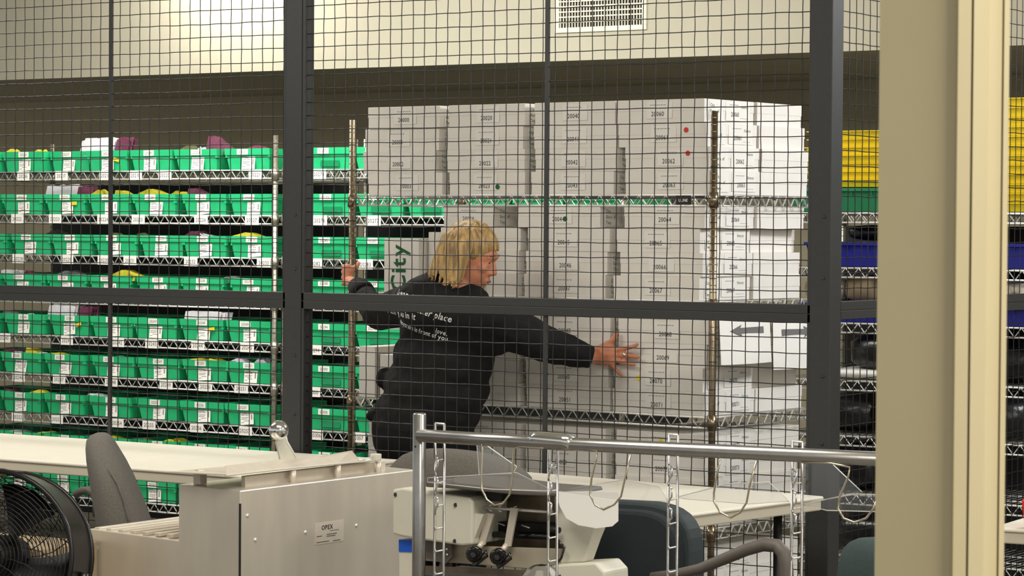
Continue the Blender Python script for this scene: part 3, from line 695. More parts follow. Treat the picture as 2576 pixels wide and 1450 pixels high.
# teal chair at the right
base = (atY(2210, 1400, -1.9).x, -1.9, 0); t = thing('office_chair', 'teal-grey office chair back low beside the door frame', 'chair', base)
chair_base(t, (0, -.25)); rows = []
for yy, cx, hw, ry in ((1560, 2218, 105, .05), (1450, 2218, 108, .06), (1410, 2216, 100, .06), (1385, 2214, 88, .055), (1368, 2212, 70, .05), (1358, 2210, 48, .04), (1354, 2208, 20, .02)):
    p = L_(cx, yy, -1.9, base); a_ = L_(cx+hw, yy, -1.9, base); rows.append((p[0], p[1], p[2], a_[0]-p[0], ry))
loft(MB(), rows, 'chair_teal').build('backrest', t)
# ---------------------------------------------------------------- drum fan
fc = atD(-6, 1402, 6.75); t = thing('drum_fan', 'black drum fan with wire guard in the lower left corner', 'fan', (fc.x, fc.y, 0))
ax = (CAM-fc); ax.z = 0; ax = (ax.normalized() + RT*-.36).normalized(); ax.z = .12; ax.normalize(); e1 = ax.cross(Vector((0, 0, 1))).normalized(); e2 = e1.cross(ax)*-1
e2 = ax.cross(e1)*-1 if ax.cross(e1).z < 0 else ax.cross(e1)
def FP(r, a, d): return Vector((0, 0, fc.z))+e1*(r*math.cos(a))+e2*(r*math.sin(a))+ax*d
def circ(r, d, n=48): return [FP(r, 2*math.pi*k/n, d) for k in range(n)]
m = MB(); n = 48
A = circ(.212, -.1)+circ(.216, .06); B = circ(.206, -.1)+circ(.210, .06)
m.add(A, [(k, (k+1) % n, n+(k+1) % n, n+k) for k in range(n)], 'fan_black', True); m.add(B, [(n+k, n+(k+1) % n, (k+1) % n, k) for k in range(n)], 'fan_black', True)
m.tube(circ(.214, .06), .007, 'fan_black', 6, closed=True); m.tube(circ(.212, -.1), .007, 'fan_black', 6, closed=True); m.build('drum', t)
for nm, dd, bul in (('front_guard', .06, .03), ('rear_guard', -.1, -.02)):
    m = MB()
    for k in range(1, 22):
        r = .21*k/22; m.tube(circ(r, dd+bul*(1-(r/.21)**2), 40), .0013, 'fan_black', 5, closed=True)
    for k in range(16):
        a = 2*math.pi*k/16; m.tube([FP(.21*j/6, a+.6*(j/6)**2*(1 if dd > 0 else -1), dd+bul*(1-(j/6)**2)) for j in range(7)], .0014, 'fan_black', 5)
    m.build(nm, t)
for k in range(4):
    m = MB(); vs = []; a0_ = k*math.pi/2+.4
    for j in range(6):
        for i in range(5):
            r = .04+.145*j/5; a = a0_+(i/4-.5)*(.7+.35*j/5); vs.append(FP(r, a, -.03+(i/4-.5)*.07))
    fs = [(j*5+i, j*5+i+1, (j+1)*5+i+1, (j+1)*5+i) for j in range(5) for i in range(4)]
    m.add(vs, fs, 'black_plastic', True); ob = m.build('blade', t); sd = ob.modifiers.new('s', 'SOLIDIFY'); sd.thickness = .002
MB().cone(FP(0, 0, .0), FP(0, 0, .05), .045, .03, 'black_plastic', 20).build('hub', t)
MB().cone(FP(0, 0, -.09), FP(0, 0, -.02), .055, .055, 'black_plastic', 20).build('motor', t)
m = MB(); m.tube([FP(.225, a, -.02) for a in [math.pi+.15+(math.pi-.3)*k/16 for k in range(17)]], .011, 'fan_black', 8); m.build('yoke', t)
MB().tube([(0, 0, .02), FP(.225, -math.pi/2, -.02)], .016, 'fan_black', 10).build('pole', t)
MB().tube([(-.2, -.15, .02), (.2, .15, .02)], .014, 'fan_black', 8).tube([(.15, -.2, .02), (-.15, .2, .02)], .014, 'fan_black', 8).build('base', t)
q = atD(95, 1385, 7.3)
o = MB().box((-.42, 0, 0), (0, .25, q.z), 'cardboard').build('cardboard_box', None, (0, 0, 0), bevel=.003); o.location = (q.x-.0, q.y, 0); o.rotation_euler = (0, 0, .35)
o.rotation_euler = (0, 0, .05); tag(o, 'brown cardboard box on the floor behind the drum fan', 'box')
# ---------------------------------------------------------------- mail extracting machine (sheet metal)
MX = -4.626; MY = -2.30; base = (MX, MY, 0)
def mx(px, py, Y=MY): v = atY(px, py, Y); return v.x-MX, v.z
def sx_(px, py, X=MX): v = atX(px, py, X); return v.y-MY, v.z
t = thing('mail_machine', 'grey sheet metal mail machine with a stepped housing, lower left centre', 'machine', base)
x0, z1 = mx(223, 1331); x1, z2 = mx(449, 1361); _, z3 = mx(449, 1219); _, z4 = mx(604, 1235)
m = MB().prism([(x0, 0, .05), (0, 0, .05), (0, 0, z4), (x1, 0, z3), (x1, 0, z2), (x0, 0, z1)], (0, .80, 0), 'brushed_steel'); m.build('housing', t, bevel=.003)
m = MB()
for k in range(7):
    xx = x0+.012+(x1-x0-.02)*k/7; m.box((xx, .01, z1-.006), (xx+.018, .79, z1+.004), 'grey_enamel')
m.build('ribbed_feed_bed', t, bevel=.002)
MB().box((-.003, -.0015, .05), (.0015, .003, z4-.035), 'ink_black').build('panel_gap', t)
for px, py in ((241, 1379),):
    a, b = mx(px, py); MB().ball((a, -.002, b), .006, 'chrome', 10, 6, (1, .5, 1)).build('screw', t)
for px, py in ((622, 1298), (642, 1359), (768, 1340), (896, 1323)):
    a, b = sx_(px, py); MB().ball((.001, a, b), .0055, 'chrome', 10, 6, (.5, 1, 1)).build('screw', t)
# maker label on the side
a, b = sx_(792, 1372); c, d = sx_(864, 1308); m = MB(); m.box((.0002, a, b), (.0012, c, d), 'grey_enamel')
w_ = c-a; h_ = d-b
m.text('OPEX', (.0018, a+w_*.42, b+h_*.66), (0, 1, 0), (0, 0, 1), h_*.30, 'ink_black', bold=True, sx=1.05)
for k in range(7): m.box((.0012, a+w_*(.52+.045*k), b+h_*.56), (.0018, a+w_*(.55+.045*k), b+h_*.585), 'ink_black')
for (u, v, n_) in ((.06, .36, 4), (.4, .4, 8), (.4, .31, 7), (.04, .08, 10), (.62, .06, 6)):
    for k in range(n_): m.box((.0012, a+w_*(u+.05*k*.9), b+h_*v), (.0018, a+w_*(u+.05*k*.9+.03), b+h_*(v+.035)), 'ink_black')
m.build('maker_label', t)
# raised top tray on standoffs
XT = -.02
def tp(px, py, dx=0): v = atX(px, py, MX+dx); return (dx, v.y-MY, v.z)
m = MB(); A = [tp(568, 1197, XT), tp(700, 1182, XT), tp(850, 1167, XT), tp(942, 1160, XT)]
B = [tp(568, 1172, XT-.05), tp(700, 1157, XT-.05), tp(800, 1150, XT-.05), tp(850, 1140, XT-.05), tp(885, 1134, XT-.05), tp(903, 1156, XT-.05)]
m.prism(A+B[::-1], (-.004, 0, -.002), 'grey_enamel'); m.tube(A, .003, 'beige_plastic', 6)
m.prism([A[0], A[-1], (A[-1][0]-.2, A[-1][1], A[-1][2]-.004), (A[0][0]-.2, A[0][1], A[0][2]-.004)], (0, 0, .003), 'grey_enamel'); m.build('top_tray', t)
for px, y0_, y1_ in ((736, 1184, 1214), (849, 1171, 1202), (951, 1162, 1192)):
    a = tp(px, y1_, -.03); b = tp(px, y0_, -.03); MB().tube([(a[0], a[1], z4-.005), b], .010, 'grey_enamel', 12).build('standoff', t)
a = tp(610, 1212, -.06); b = tp(735, 1205, -.06)
MB().box((-.065, a[1], z4-.004), (-.05, .72, z4+.03), 'grey_enamel').build('inner_rail', t, bevel=.002)
m = MB(); a = mx(482, 1222); m.prism([(a[0]-.012, .02, z3), (a[0]+.012, .02, z3), (a[0]+.012, .02, z3+.03), (a[0]+.006, .02, z3+.042), (a[0]-.006, .02, z3+.042), (a[0]-.012, .02, z3+.03)], (0, .03, 0), 'grey_enamel'); m.build('hinge_block', t, bevel=.002)
MB().tube([(a[0]+.01, .04, z3+.034), (-.06, .05, z3+.036)], .0035, 'steel_tube', 8).build('hinge_rod', t)
# lever with chrome ball
m = MB(); P0 = [tp(707, 1160, -.07), tp(745, 1152, -.07), tp(722, 1112, -.07), tp(716, 1085, -.07), tp(700, 1092, -.07), tp(696, 1115, -.07)]
m.prism(P0, (-.006, 0, 0), 'beige_plastic'); m.tube([P0[1], P0[2], P0[3]], .003, 'label_white', 6); m.build('lever_arm', t)
a = tp(701, 1083, -.055); MB().ball(a, .0275, 'silver', 24, 14).build('ball_knob', t)
a = tp(945, 1156, -.03); MB().box((a[0]-.012, a[1]-.012, a[2]-.004), (a[0]+.012, a[1]+.014, a[2]+.016), 'beige_plastic').build('latch', t, bevel=.003)
MB().tube([tp(903, 1158, -.03), tp(936, 1150, -.03), tp(938, 1155, -.03), tp(905, 1163, -.03)], .0018, 'chrome', 6).build('latch_wire', t)
# ---------------------------------------------------------------- opening station behind the steel rack
HB = -2.05; base = (atY(1100, 1400, HB).x, HB, 0); t = thing('envelope_opening_station', 'beige and metal envelope opening station with black suction cups', 'machine', base)
def H(px, py, dy=0): v = atY(px, py, HB+dy); return (v.x-base[0], dy, v.z)
m = MB(); m.prism([H(987, 1232), H(1012, 1228), H(1040, 1232), H(1180, 1252), H(1190, 1262), H(1188, 1372), H(1160, 1374), H(1012, 1352), H(987, 1345)], (0, .22, 0), 'beige_plastic'); m.build('motor_cover', t, bevel=.006)
for px, py in ((995, 1245), (1146, 1271), (1144, 1362)):
    MB().tube([H(px, py, -.002), H(px, py, .004)], .0055, 'ink_black', 10).build('screw_hole', t)
m = MB(); m.prism([H(1003, 1378, .02), H(1040, 1382, .02), H(1040, 1460, .02), H(1003, 1460, .02)], (0, .04, 0), 'beige_plastic')
m.build('white_column', t, bevel=.003)
MB().prism([H(1003, 1358, .018), H(1040, 1361, .018), H(1040, 1390, .018), H(1003, 1389, .018)], (0, .044, 0), 'tape_blue').build('blue_tape_band', t)
m = MB(); m.prism([H(1070, 1355, .05), H(1200, 1360, .05), H(1205, 1375, .05), H(1420, 1382, .05), H(1415, 1420, .05), H(1330, 1432, .05), H(1070, 1412, .05)], (0, .01, 0), 'plate_tan'); m.build('front_plate', t, bevel=.002)
m = MB(); m.prism([H(1185, 1236, .16), H(1405, 1248, .16), H(1442, 1290, .16), H(1436, 1390, .16), H(1185, 1385, .16)], (0, .01, 0), 'metal_brown'); m.build('back_plate', t)
m = MB(); m.prism([H(1244, 1313, .12), H(1400, 1318, .12), H(1398, 1342, .12), H(1236, 1340, .12)], (0, .03, 0), 'black_plastic'); m.build('roller_slot', t, bevel=.002)
m = MB(); m.tube([H(1228, 1345, .1), H(1400, 1350, .1)], .009, 'black_rubber', 10); m.build('roller', t)
for (px, py) in ((1250, 1316), (1312, 1322)):
    m = MB(); m.tube([H(px, py, .09), H(px+20, py+7, .09)], .0018, 'chrome', 6); m.build('pin', t)
m = MB(); m.tube([H(1192, 1276, .05), H(1390, 1289, .05)], .0045, 'chrome', 8); m.build('cross_rod', t)
for px in (1196, 1234, 1258, 1296):
    py = 1276+(px-1192)*.066; m = MB(); m.tube([H(px+4, py-8, .05), H(px-3, py-6, .05), H(px-5, py, .05), H(px-3, py+6, .05), H(px+4, py+8, .05)], .0018, 'chrome', 6); m.build('ring_clip', t)
for (x_, y_, xb, yb) in ((1233, 1292, 1211, 1372), (1293, 1278, 1276, 1376)):
    m = MB(); m.prism([H(x_-9, y_, .03), H(x_+9, y_+2, .03), H(xb+8, yb, .03), H(xb-8, yb-2, .03)], (0, .006, 0), 'grey_enamel'); m.build('lever', t)
for cx, cy in ((1192, 1396), (1252, 1402)):
    m = MB(); c0_ = H(cx, cy, .0); c1 = H(cx+8, cy-10, .03)
    m.tube([c1, H(cx+4, cy-4, .01), c0_], [.008, .021, .022], 'black_rubber', 20); m.tube([c0_, H(cx-1, cy+1, -.004)], [.022, .016], 'black_rubber', 20)
    m.tube([H(cx-1, cy+2, -.005), H(cx-1, cy+2, -.012)], [.009, .006], 'black_plastic', 14)
    m.prism([H(cx-6, cy+16, -.005), H(cx+8, cy+8, -.005), H(cx, cy+29, -.005)], (0, .008, 0), 'black_rubber'); m.build('suction_cup', t)
    m = MB(); m.tube([H(cx, cy+26, -.002), H(cx+12, cy+20, -.002), H(cx+24, cy+10, -.002), H(cx+33, cy+4, -.002), H(cx+30, cy-8, -.002), H(cx+22, cy-2, -.002), H(cx+10, cy+10, -.002)], .0045, 'black_rubber', 8); m.build('rubber_lip', t)
    m = MB(); m.tube([H(cx+10, cy-14, .02), H(cx+22, cy-30, .035)], .008, 'grey_enamel', 8); m.build('cup_stem', t)
m = MB(); pts = []
hood = [(1070, 1212), (1140, 1214), (1220, 1222), (1300, 1233), (1400, 1240), (1404, 1250), (1300, 1246), (1220, 1238), (1140, 1230), (1070, 1226)]
m.prism([H(a_, b_, -.02) for a_, b_ in hood], (0, .22, 0), 'arm_plastic'); m.build('curved_hood', t, bevel=.003)
m = MB(); m.prism([H(1196, 1238, .06), H(1260, 1242, .06), H(1262, 1262, .06), H(1200, 1262, .06)], (0, .04, 0), 'black_plastic'); m.build('hood_bracket', t)
m = MB(); m.prism([H(1186, 1292, .01), H(1216, 1296, .01), H(1190, 1365, .01), H(1186, 1365, .01)], (0, .02, 0), 'beige_plastic'); m.build('side_fin', t)
m = MB(); m.prism([H(1393, 1240, .02), H(1500, 1255, .02), H(1502, 1325, .02), H(1487, 1362, .02), H(1468, 1416, .02), H(1408, 1420, .02), H(1420, 1378, .02), H(1397, 1352, .02)], (0, .05, 0), 'beige_plastic'); m.build('bracket', t, bevel=.005)
m = MB(); m.tube([H(1397, 1352, .0), H(1420, 1378, .0), H(1412, 1405, .0), H(1403, 1416, .0)], .0035, 'black_rubber', 8); m.build('edge_trim', t)
m = MB(); m.tube([H(1386, 1332, .0), H(1408, 1335, .0)], .008, 'black_plastic', 10); m.build('thumb_screw', t)
m = MB(); m.prism([H(1392, 1421, .0), H(1498, 1416, .0), H(1520, 1440, .0), H(1522, 1500, .0), H(1388, 1500, .0)], (0, .12, 0), 'beige_plastic'); m.build('bracket_foot', t, bevel=.006)
m = MB(); m.box((H(1000, 1500)[0], .06, .0), (H(1510, 1500)[0], .3, H(1200, 1470)[2]), 'black_plastic'); m.build('pedestal', t, bevel=.004)
m = MB(); m.prism([H(1070, 1425, .03), H(1320, 1436, .03), H(1320, 1450, .03), H(1070, 1440, .03)], (0, .01, 0), 'metal_brown'); m.build('lower_rail', t)
kb = atY(1362, 1470, -2.22); o = MB().ball((0, 0, 0), .056, 'silver', 14, 9, (1, 1, .9), False).build('hand_knob'); o.location = kb
tag(o, 'faceted chrome knob cut by the bottom edge below the steel rack', 'knob'); o.parent = t; o.location = (kb.x-base[0], kb.y-base[1], kb.z)
del o['label'], o['category']
m = MB(); m.prism([H(1072, 1362, .03), H(1135, 1364, .03), H(1137, 1402, .03), H(1122, 1418, .03), H(1072, 1405, .03)], (0, .008, 0), 'arm_plastic')
for px, py in ((1124, 1382), (1125, 1396)): m.ball(H(px, py, .028), .004, 'silver', 8, 6)
m.build('side_plate', t)
# paper sheet lying over the bracket
ps = MB(); A = [(1400, 1238), (1480, 1236), (1555, 1240), (1555, 1312), (1540, 1325), (1500, 1330), (1455, 1322), (1425, 1305), (1408, 1275)]
pts = [atY(a_, b_, HB-.03) for i, (a_, b_) in enumerate(A)]
ps.prism(pts, (0, .0012, 0), 'paper_white')
for k in range(6): q0 = atY(1440, 1292+5*k, HB-.062); q1 = atY(1530, 1289+5*k, HB-.062)
o = ps.build('paper_sheet', None, tuple(pts[0])); tag(o, 'curved white sheet of paper draped over the beige bracket', 'paper')
# ---------------------------------------------------------------- steel tube rack with wire ladders and acrylic trays
RYY = -2.4; base = (atY(1055, 1095, RYY).x, RYY, 0); t = thing('steel_tube_rack', 'chromed steel tube rack with a round top rail and wire ladders', 'rack', base)
def K(px, py, dy=0): v = atY(px, py, RYY+dy); return (v.x-base[0], dy, v.z)
tz = K(1055, 1040)[2]
m = MB(); m.tube([(0, 0, .02), (0, 0, tz-.003), (0, 0, tz)], [.0168, .0168, .0150], 'steel_tube', 24); m.build('upright', t)
MB().tube([(-.0001, -.0168, tz-.083), (-.0001, -.0176, tz-.083)], .0025, 'ink_black', 10).build('bolt_hole', t)
ra = K(1066, 1095, -.0); rb = K(2208, 1155); rr = (rb[0]-ra[0])/(2208-1066)
m = MB(); m.tube([(ra[0], -.02, ra[2]), (ra[0]+.35, -.02, ra[2]+.0), (rb[0]+.25, -.02, rb[2]+.004)], .0162, 'steel_tube', 24); m.build('top_rail', t)
MB().tube([(rb[0]+.22, -.02, .02), (rb[0]+.22, -.02, rb[2])], .0168, 'steel_tube', 20).build('upright', t)
MB().tube([K(1330, 1108, -.02), K(1352, 1104, -.02), K(1420, 1110, -.02), K(1440, 1118, -.02)], [.012, .0178, .018, .0168], 'silver', 20).build('rail_sleeve', t)
for (xa, xb, yt) in ((1088, 1111, 1066), (1374, 1396, 1128), (1676, 1699, 1094), (1987, 2013, 1112)):
    m = MB(); a = K(xa, yt, .0); b = K(xb, yt+2, .0)
    for q in (a, b): m.tube([(q[0], .012, .3), (q[0], .012, q[2])], .0034, 'steel_tube', 8)
    m.tube([(a[0], .012, a[2]), (b[0], .012, b[2])], .0028, 'chrome', 6)
    z = 1.0
    k = 0
    while z > .45:
        m.tube([(a[0], .012, z), ((a[0]+b[0])/2, -.0, z-.004), (b[0], .012, z)], .0022, 'chrome', 6); z -= .057
    m.build('wire_ladder', t)
    m = MB(); x_ = (a[0]+b[0])/2; zt = K((xa+xb)/2, 1165+(xa-1088)*.04)[2]
    for j in range(3):
        zz = zt-.05*j; m.tube([(x_-.006, .0, zz+.018), (x_+.006, -.004, zz+.012), (x_+.006, -.004, zz-.008), (x_-.003, 0, zz-.016), (x_-.006, .0, zz-.03)], .0024, 'silver', 6)
    m.build('clip_chain', t)
HK = [[(1120, 1115), (1160, 1110), (1212, 1116), (1214, 1130), (1211, 1200), (1212, 1232), (1225, 1258), (1245, 1272), (1265, 1268), (1282, 1245), (1289, 1215), (1291, 1150), (1294, 1128), (1310, 1124), (1368, 1128)],
      [(1400, 1132), (1460, 1128), (1502, 1134), (1499, 1160), (1488, 1205), (1484, 1245), (1498, 1272), (1518, 1283), (1545, 1270), (1562, 1250), (1572, 1205), (1586, 1145)],
      [(1806, 1155), (1812, 1160), (1804, 1190), (1796, 1240), (1796, 1262), (1812, 1290), (1838, 1303), (1862, 1290), (1878, 1265), (1886, 1220), (1903, 1160)],
      [(2018, 1164), (2090, 1166), (2138, 1176), (2134, 1200), (2112, 1250), (2108, 1280), (2122, 1305), (2150, 1315), (2180, 1304), (2196, 1282), (2204, 1262)]]
for L in HK:
    m = MB(); m.tube([K(a_, b_, -.03) for a_, b_ in L], .0026, 'wire_metal', 8); m.build('wire_hook', t)
for L in ([(1075, 1203), (1300, 1190), (1395, 1236), (1240, 1232), (1075, 1214)], [(1400, 1236), (1540, 1212), (1568, 1207), (1660, 1225), (1680, 1262), (1560, 1256)],
          [(1702, 1252), (1830, 1218), (1935, 1214), (1985, 1262), (1880, 1268), (1720, 1255)], [(2018, 1270), (2145, 1243), (2206, 1245), (2206, 1288), (2080, 1285)],
          [(2018, 1166), (2094, 1168), (2168, 1238), (2140, 1246), (2018, 1268)], [(1200, 1120), (1225, 1122), (1300, 1175), (1290, 1192), (1205, 1195)]):
    m = MB(); m.prism([K(a_, b_, .03+.0*i) for i, (a_, b_) in enumerate(L)], (0, .003, .0), 'acrylic'); P = [K(a_, b_, .028) for a_, b_ in L]
    m.tube(P, .0012, 'label_white', 5, closed=True); m.build('acrylic_tray', t)
# ---------------------------------------------------------------- person
def organic(name, caps, ells, voxel, smooth, mats, extra=None):
    mb = MB()
    for p0, p1, r0, r1 in caps:
        p0 = Vector(p0); p1 = Vector(p1); mb.tube([p0, p1], [r0, r1], mats, 16); mb.ball(p0, r0, mats, 14, 9); mb.ball(p1, r1, mats, 14, 9)
    for e in ells:
        c, s_ = e[0], e[1]; R = e[2] if len(e) > 2 else Matrix.Identity(3); o_ = len(mb.v); mb.ball((0, 0, 0), 1, mats, 24, 16, s_)
        for i in range(o_, len(mb.v)): mb.v[i] = R @ mb.v[i] + Vector(c)
    tmp = mb.build('tmp_'+name); md = tmp.modifiers.new('r', 'REMESH'); md.mode = 'VOXEL'; md.voxel_size = voxel; md.use_smooth_shade = True
    if smooth: s2 = tmp.modifiers.new('s', 'SMOOTH'); s2.factor = .5; s2.iterations = smooth
    dg = bpy.context.evaluated_depsgraph_get(); me = bpy.data.meshes.new_from_object(tmp.evaluated_get(dg)); bpy.data.objects.remove(tmp)
    me.name = name; me.materials.clear(); me.materials.append(MATS[mats]); ob = bpy.data.objects.new(name, me); col.objects.link(ob)
    for p in me.polygons: p.use_smooth = True
    return ob
def V(px, py, Y): return atY(px, py, Y)
face = Vector((.90, .34, -.30)).normalized(); side = face.cross(Vector((0, 0, 1))).normalized(); hup = side.cross(face).normalized()
HR = Matrix((face, -side, hup)).transposed(); hc = V(1184, 646, .30)
def hp(f, s_, u): return hc+face*f+side*s_+hup*u
hips = V(1062, 1065, .30); waist = V(1095, 960, .29); chest = V(1130, 850, .27); neck = V(1165, 745, .29)
shL = V(1052, 762, .24); elL = V(952, 790, .40); wrL = V(899, 722, .555); shR = V(1262, 815, .27); elR = V(1372, 868, .37); wrR = V(1482, 898, .475)
kneeL = Vector((hips.x-.02, .34, .47)); kneeR = Vector((hips.x+.16, .36, .47))
caps = [(neck-Vector((0, 0, .03)), hp(-.02, 0, -.07), .058, .056), (hips, waist, .115, .10), (waist, chest, .10, .10), (chest, neck, .10, .065), (shL, chest, .05, .08), (shR, chest, .05, .08),
        (shL, elL, .048, .040), (elL, wrL, .038, .026), (shR, elR, .048, .040), (elR, wrR, .038, .027),
        (hips+Vector((-.08, 0, -.02)), kneeL, .085, .055), (hips+Vector((.08, 0, -.02)), kneeR, .085, .055)]
for kn, dx in ((kneeL, -.02), (kneeR, .04)):
    an = Vector((kn.x+dx, .30, .08)); caps += [(kn, an, .052, .036), (an, Vector((an.x-.0, an.y-.05, .035)), .034, .030), (Vector((an.x, an.y-.05, .035)), Vector((an.x+.02, an.y+.16, .028)), .032, .026)]
ells = [(hp(-.01, 0, .025), (.098, .076, .100), HR), (hp(.022, 0, -.035), (.070, .058, .078), HR), (hp(.058, 0, -.088), (.024, .026, .022), HR), (hp(.088, 0, .028), (.012, .045, .014), HR)]
caps += [(hp(.090, 0, .002), hp(.104, 0, -.030), .008, .0115), (hp(.098, .0, -.034), hp(.092, .014, -.036), .010, .008), (hp(.098, .0, -.034), hp(.092, -.014, -.036), .010, .008)]
caps += [(hp(.088, -.015, -.064), hp(.088, .015, -.064), .008, .008), (hp(.086, -.014, -.073), hp(.086, .014, -.073), .008, .008)]
for s_ in (-1, 1): ells.append((hp(-.005, s_*.078, -.005), (.018, .008, .030), HR)); ells.append((hp(.062, s_*.038, -.022), (.022, .02, .02), HR))
# left hand gripping the cart post
post_c = CL; gz = wrL.z+.045
hL = Vector((post_c.x+.008, post_c.y-.040, gz)); caps += [(wrL, hL-Vector((-.012, .004, .022)), .026, .022), (hL+Vector((.004, 0, -.024)), hL+Vector((.0, .0, .026)), .0195, .0195)]
for k in range(4):
    z = gz-.034+.0225*k; r = (.0092, .0094, .0094, .0086)[k]; pc_ = Vector((post_c.x, post_c.y, z))
    pr = pc_+Vector((math.cos(-1.75)*.040, math.sin(-1.75)*.040, 0))
    for a, R_ in ((-2.25, .036), (-2.95, .0245), (-3.7, .0225), (-4.5, .0225)):
        q = pc_+Vector((math.cos(a)*R_, math.sin(a)*R_, -.003*(k == 0))); caps.append((pr, q, r, r*.95)); pr = q
th = hL+Vector((.018, .0, .018)); t1 = Vector((post_c.x+.034, post_c.y-.01, gz+.036)); t2 = Vector((post_c.x+.012, post_c.y+.026, gz+.046))
caps += [(th, t1, .0115, .0105), (t1, t2, .0105, .009)]
# right hand spread flat against the boxes
hy = lambda px: (CL+CU*ca(px, 900)).y-.016
pm = V(1520, 893, hy(1520)-.006); kn = {}
caps += [(wrR, V(1505, 896, hy(1505)-.012), .028, .027), (V(1505, 884, hy(1505)-.008), V(1538, 878, hy(1538)-.004), .022, .018), (V(1505, 905, hy(1505)-.008), V(1540, 908, hy(1540)-.004), .022, .018), (V(1500, 895, hy(1500)-.01), V(1542, 893, hy(1542)-.004), .026, .018)]
fing = [[(1545, 880), (1572, 875), (1594, 872), (1606, 870)], [(1548, 893), (1576, 890), (1598, 891), (1609, 892)], [(1545, 906), (1572, 908), (1588, 908), (1597, 908)], [(1535, 915), (1550, 930), (1560, 940), (1567, 947)]]
fing = [[(1545, 882), (1570, 877), (1590, 873), (1603, 868)], [(1548, 894), (1574, 894), (1595, 897), (1606, 900)], [(1546, 906), (1570, 912), (1586, 916), (1596, 918)], [(1536, 915), (1548, 929), (1558, 940), (1566, 948)]]
for L, r in zip(fing, (.0100, .0102, .0095, .0085)):
    for i in range(3):
        off = [-.004, -.010, -.005, .003]; a = L[i]; b = L[i+1]; caps.append((V(a[0], a[1], hy(a[0])+off[i]), V(b[0], b[1], hy(b[0])+off[i+1]), r*(1-.08*i), r*(1-.08*(i+1))))
caps += [(V(1500, 884, hy(1500)-.012), V(1528, 866, hy(1528)-.006), .0155, .0125), (V(1528, 866, hy(1528)-.006), V(1544, 855, hy(1544)-.002), .0118, .0105), (V(1544, 855, hy(1544)-.002), V(1550, 838, hy(1550)+.004), .0105, .0085)]
for s_ in (-1, 1):
    caps += [(hp(.082, s_*.016, .013), hp(.079, s_*.046, .012), .0062, .0058), (hp(.083, s_*.016, -.006), hp(.076, s_*.046, -.006), .0056, .0056), (hp(.086, s_*.012, .024), hp(.078, s_*.05, .024), .0075, .006)]
body = organic('person', caps, ells, .0052, 3, 'skin'); tag(body, 'person with blond bobbed hair in a black sweatshirt, reaching along the boxes', 'person')
# face details
for s_ in (-1, 1):
    o = MB().ball(hp(.0735, s_*.031, .004), .0105, 'eye_white', 14, 9).ball(hp(.0790, s_*.033, .002), .0060, 'eye_dark', 12, 8).build('eye', body)
    o = MB().tube([hp(.090, s_*.016, .028), hp(.094, s_*.032, .034), hp(.082, s_*.052, .028)], [.003, .0038, .002], 'hair_dark', 6).build('eyebrow', body)
MB().tube([hp(.093, -.02, -.067), hp(.0985, 0, -.0655), hp(.093, .02, -.067)], [.002, .0042, .002], 'lip', 8).build('lips', body)
q = V(1570, 893, hy(1570)-.019); MB().ball(q, .0075, 'silver', 10, 6, (1, .6, 1)).tube([V(1567, 886, hy(1567)-.012), V(1568, 894, hy(1567)-.0195), V(1568, 902, hy(1567)-.012)], .002, 'silver', 6).build('ring', body)
# hair: a bob of many locks
rg = random.Random(3); hcaps = []; crown = hp(-.02, .0, .125)
for i in range(330):
    a = math.pi*(.40+1.38*rg.random())   # around the head from temple to temple over the back
    if rg.random() < .22: a = math.pi*(rg.choice([-1, 1])*.16*rg.random()+(0))
    frontal = abs(((a+math.pi) % (2*math.pi))-math.pi) < .75
    cf, cs_ = math.cos(a), math.sin(a); R0 = .98+.10*rg.random()
    end_u = -.02+.03*rg.random() if frontal else -.128+.06*rg.random()
    if frontal: end_u = .045+.03*rg.random()
    pts = []
    for j in range(6):
        s_ = j/5; u = .122*(1-s_)**1.0*1+end_u*s_ if False else .124-(.124-end_u)*s_**1.15
        k = math.sqrt(max(0, 1-max(0, u/.128)**2)); wf = (.106 if cf < 0 else .108); ws = .094
        fl = 1+(.03*max(0, -u/.1) if not frontal else 0); pts.append(hp(-.014+wf*cf*k*R0*fl, ws*cs_*k*R0*fl, u+.004))
    if not frontal and cf > .1 and False: continue
    for j in range(5): hcaps.append((pts[j], pts[j+1], .0062-.0006*j, .0057-.0006*j))
hells = [(hp(-.020, 0, .038), (.103, .087, .091), HR), (hp(-.045, 0, -.02), (.073, .084, .082), HR)]
hair = organic('hair', hcaps, hells, .0032, 1, 'hair'); hair.parent = body
# clothing
sw = [(shL, elL, .082, .066), (elL, wrL-(wrL-elL)*.28, .064, .046), (shR, elR, .090, .068), (elR, wrR-(wrR-elR)*.30, .068, .052), (shL, neck-Vector((.03, .02, .02)), .080, .068), (neck-Vector((.02, .02, .045)), shR, .070, .084),
      (shL+Vector((.03, 0, -.04)), chest+Vector((0, .0, .0)), .09, .13), (shR+Vector((-.04, 0, -.02)), chest, .10, .13)]
for a, b, c_, rx_ in ((V(1150, 735, .28), .05, .12, .04),): sw.append((V(1100, 716, .27), V(1196, 757, .29), .060, .056)); sw.append((V(1060, 742, .25), V(1110, 730, .27), .072, .070))
se = [(V(1128, 830, .27), (.205, .135, .15)), (V(1115, 905, .27), (.212, .138, .16)), (V(1098, 975, .28), (.222, .140, .15)), (V(1078, 1035, .29), (.225, .140, .11)), (V(1066, 1072, .29), (.218, .135, .075))]
se += [(V(972, 952, .28), (.022, .07, .045)), (V(950, 1045, .28), (.025, .07, .03))]
sweat = organic('sweatshirt', sw, se, .0085, 4, 'black_fabric'); sweat.parent = body
md = sweat.modifiers.new('wrinkles', 'DISPLACE'); tx = bpy.data.textures.new('w', 'CLOUDS'); tx.noise_scale = .09; md.texture = tx; md.strength = .022; md.mid_level = .5
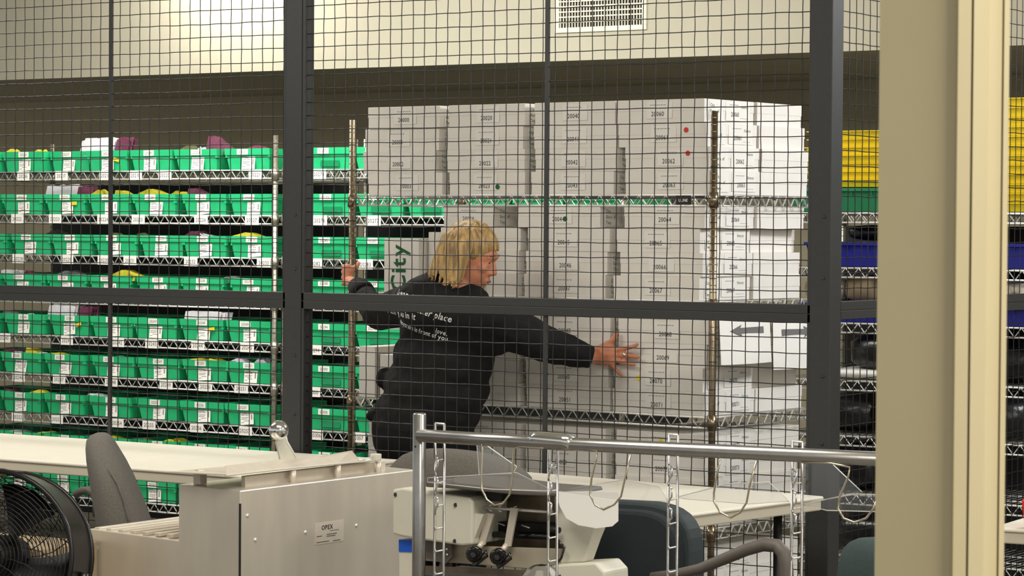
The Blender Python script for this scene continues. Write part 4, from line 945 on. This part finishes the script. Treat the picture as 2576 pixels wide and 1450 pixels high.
tr = organic('trousers', [(hips+Vector((-.085, 0, -.02)), kneeL, .125, .085), (hips+Vector((.085, 0, -.02)), kneeR, .125, .085), (kneeL, Vector((kneeL.x-.02, .30, .10)), .085, .07), (kneeR, Vector((kneeR.x+.04, .30, .10)), .085, .07)],
             [(hips+Vector((0, 0, -.06)), (.205, .15, .13))], .011, 3, 'trouser_fabric'); tr.parent = body
cu = MB()
for w0, e0, rad in ((wrL, elL, .046), (wrR, elR, .050)):
    d = (w0-e0).normalized(); cu = MB(); cu.tube([w0-d*.10, w0-d*.06, w0-d*.03, w0-d*.012, w0+d*.008, w0+d*.010], [rad+.003, rad+.005, rad-.001, rad-.006, rad-.009, rad-.014], 'black_fabric', 24); cu.build('cuff', body)
for q in (kneeL, kneeR):
    dx = -.02 if q is kneeL else .04; x_ = q.x+dx
    m = MB(); loft(m, [(x_+.01, .30+.03, 0, .05, .14), (x_+.01, .30+.03, .03, .052, .142), (x_+.008, .31, .06, .046, .11), (x_, .29, .09, .042, .06)], 'black_plastic'); m.build('shoe', body)
# lettering on the back of the sweatshirt, wrapped onto the cloth
dg = bpy.context.evaluated_depsgraph_get(); bvh = BVHTree.FromObject(sweat, dg)
def printed(txt, px, py, size, ang, right=True, italic=False):
    p = bvh.ray_cast(CAM, ray(px, py).normalized())[0] or V(px, py, .15); L = []; x = 0; ca_, sa = math.cos(ang), math.sin(ang)
    for ch in txt:
        if ch == ' ': x += .28; continue
        g = glyph(ch, True); L.append((x, g)); x += g[2]*.93
    tot = x*size; m = MB(); vs_all = []
    for gx, g in L:
        vs = []
        for a, b in g[0]:
            lx = (gx+a*.95)*size-(tot if right else 0); lz = b*size; X = p.x+lx*ca_-lz*sa; Z = p.z+lx*sa+lz*ca_
            hit = bvh.ray_cast(Vector((X, -.3, Z)), Vector((0, 1, 0)))[0]
            vs.append(Vector((X, (hit.y if hit else .2)-.0022, Z)))
        m.add(vs, g[1], 'print_white')
    return m.build('printed_lettering', body)
printed('Dear person', 1090, 764, .034, -.16)
printed('a better place', 1137, 812, .034, -.22)
printed('with you in it', 1046, 806, .034, -.12)
printed('love,', 1126, 846, .024, -.25)
printed('the person in front of you', 1127, 859, .024, -.22)
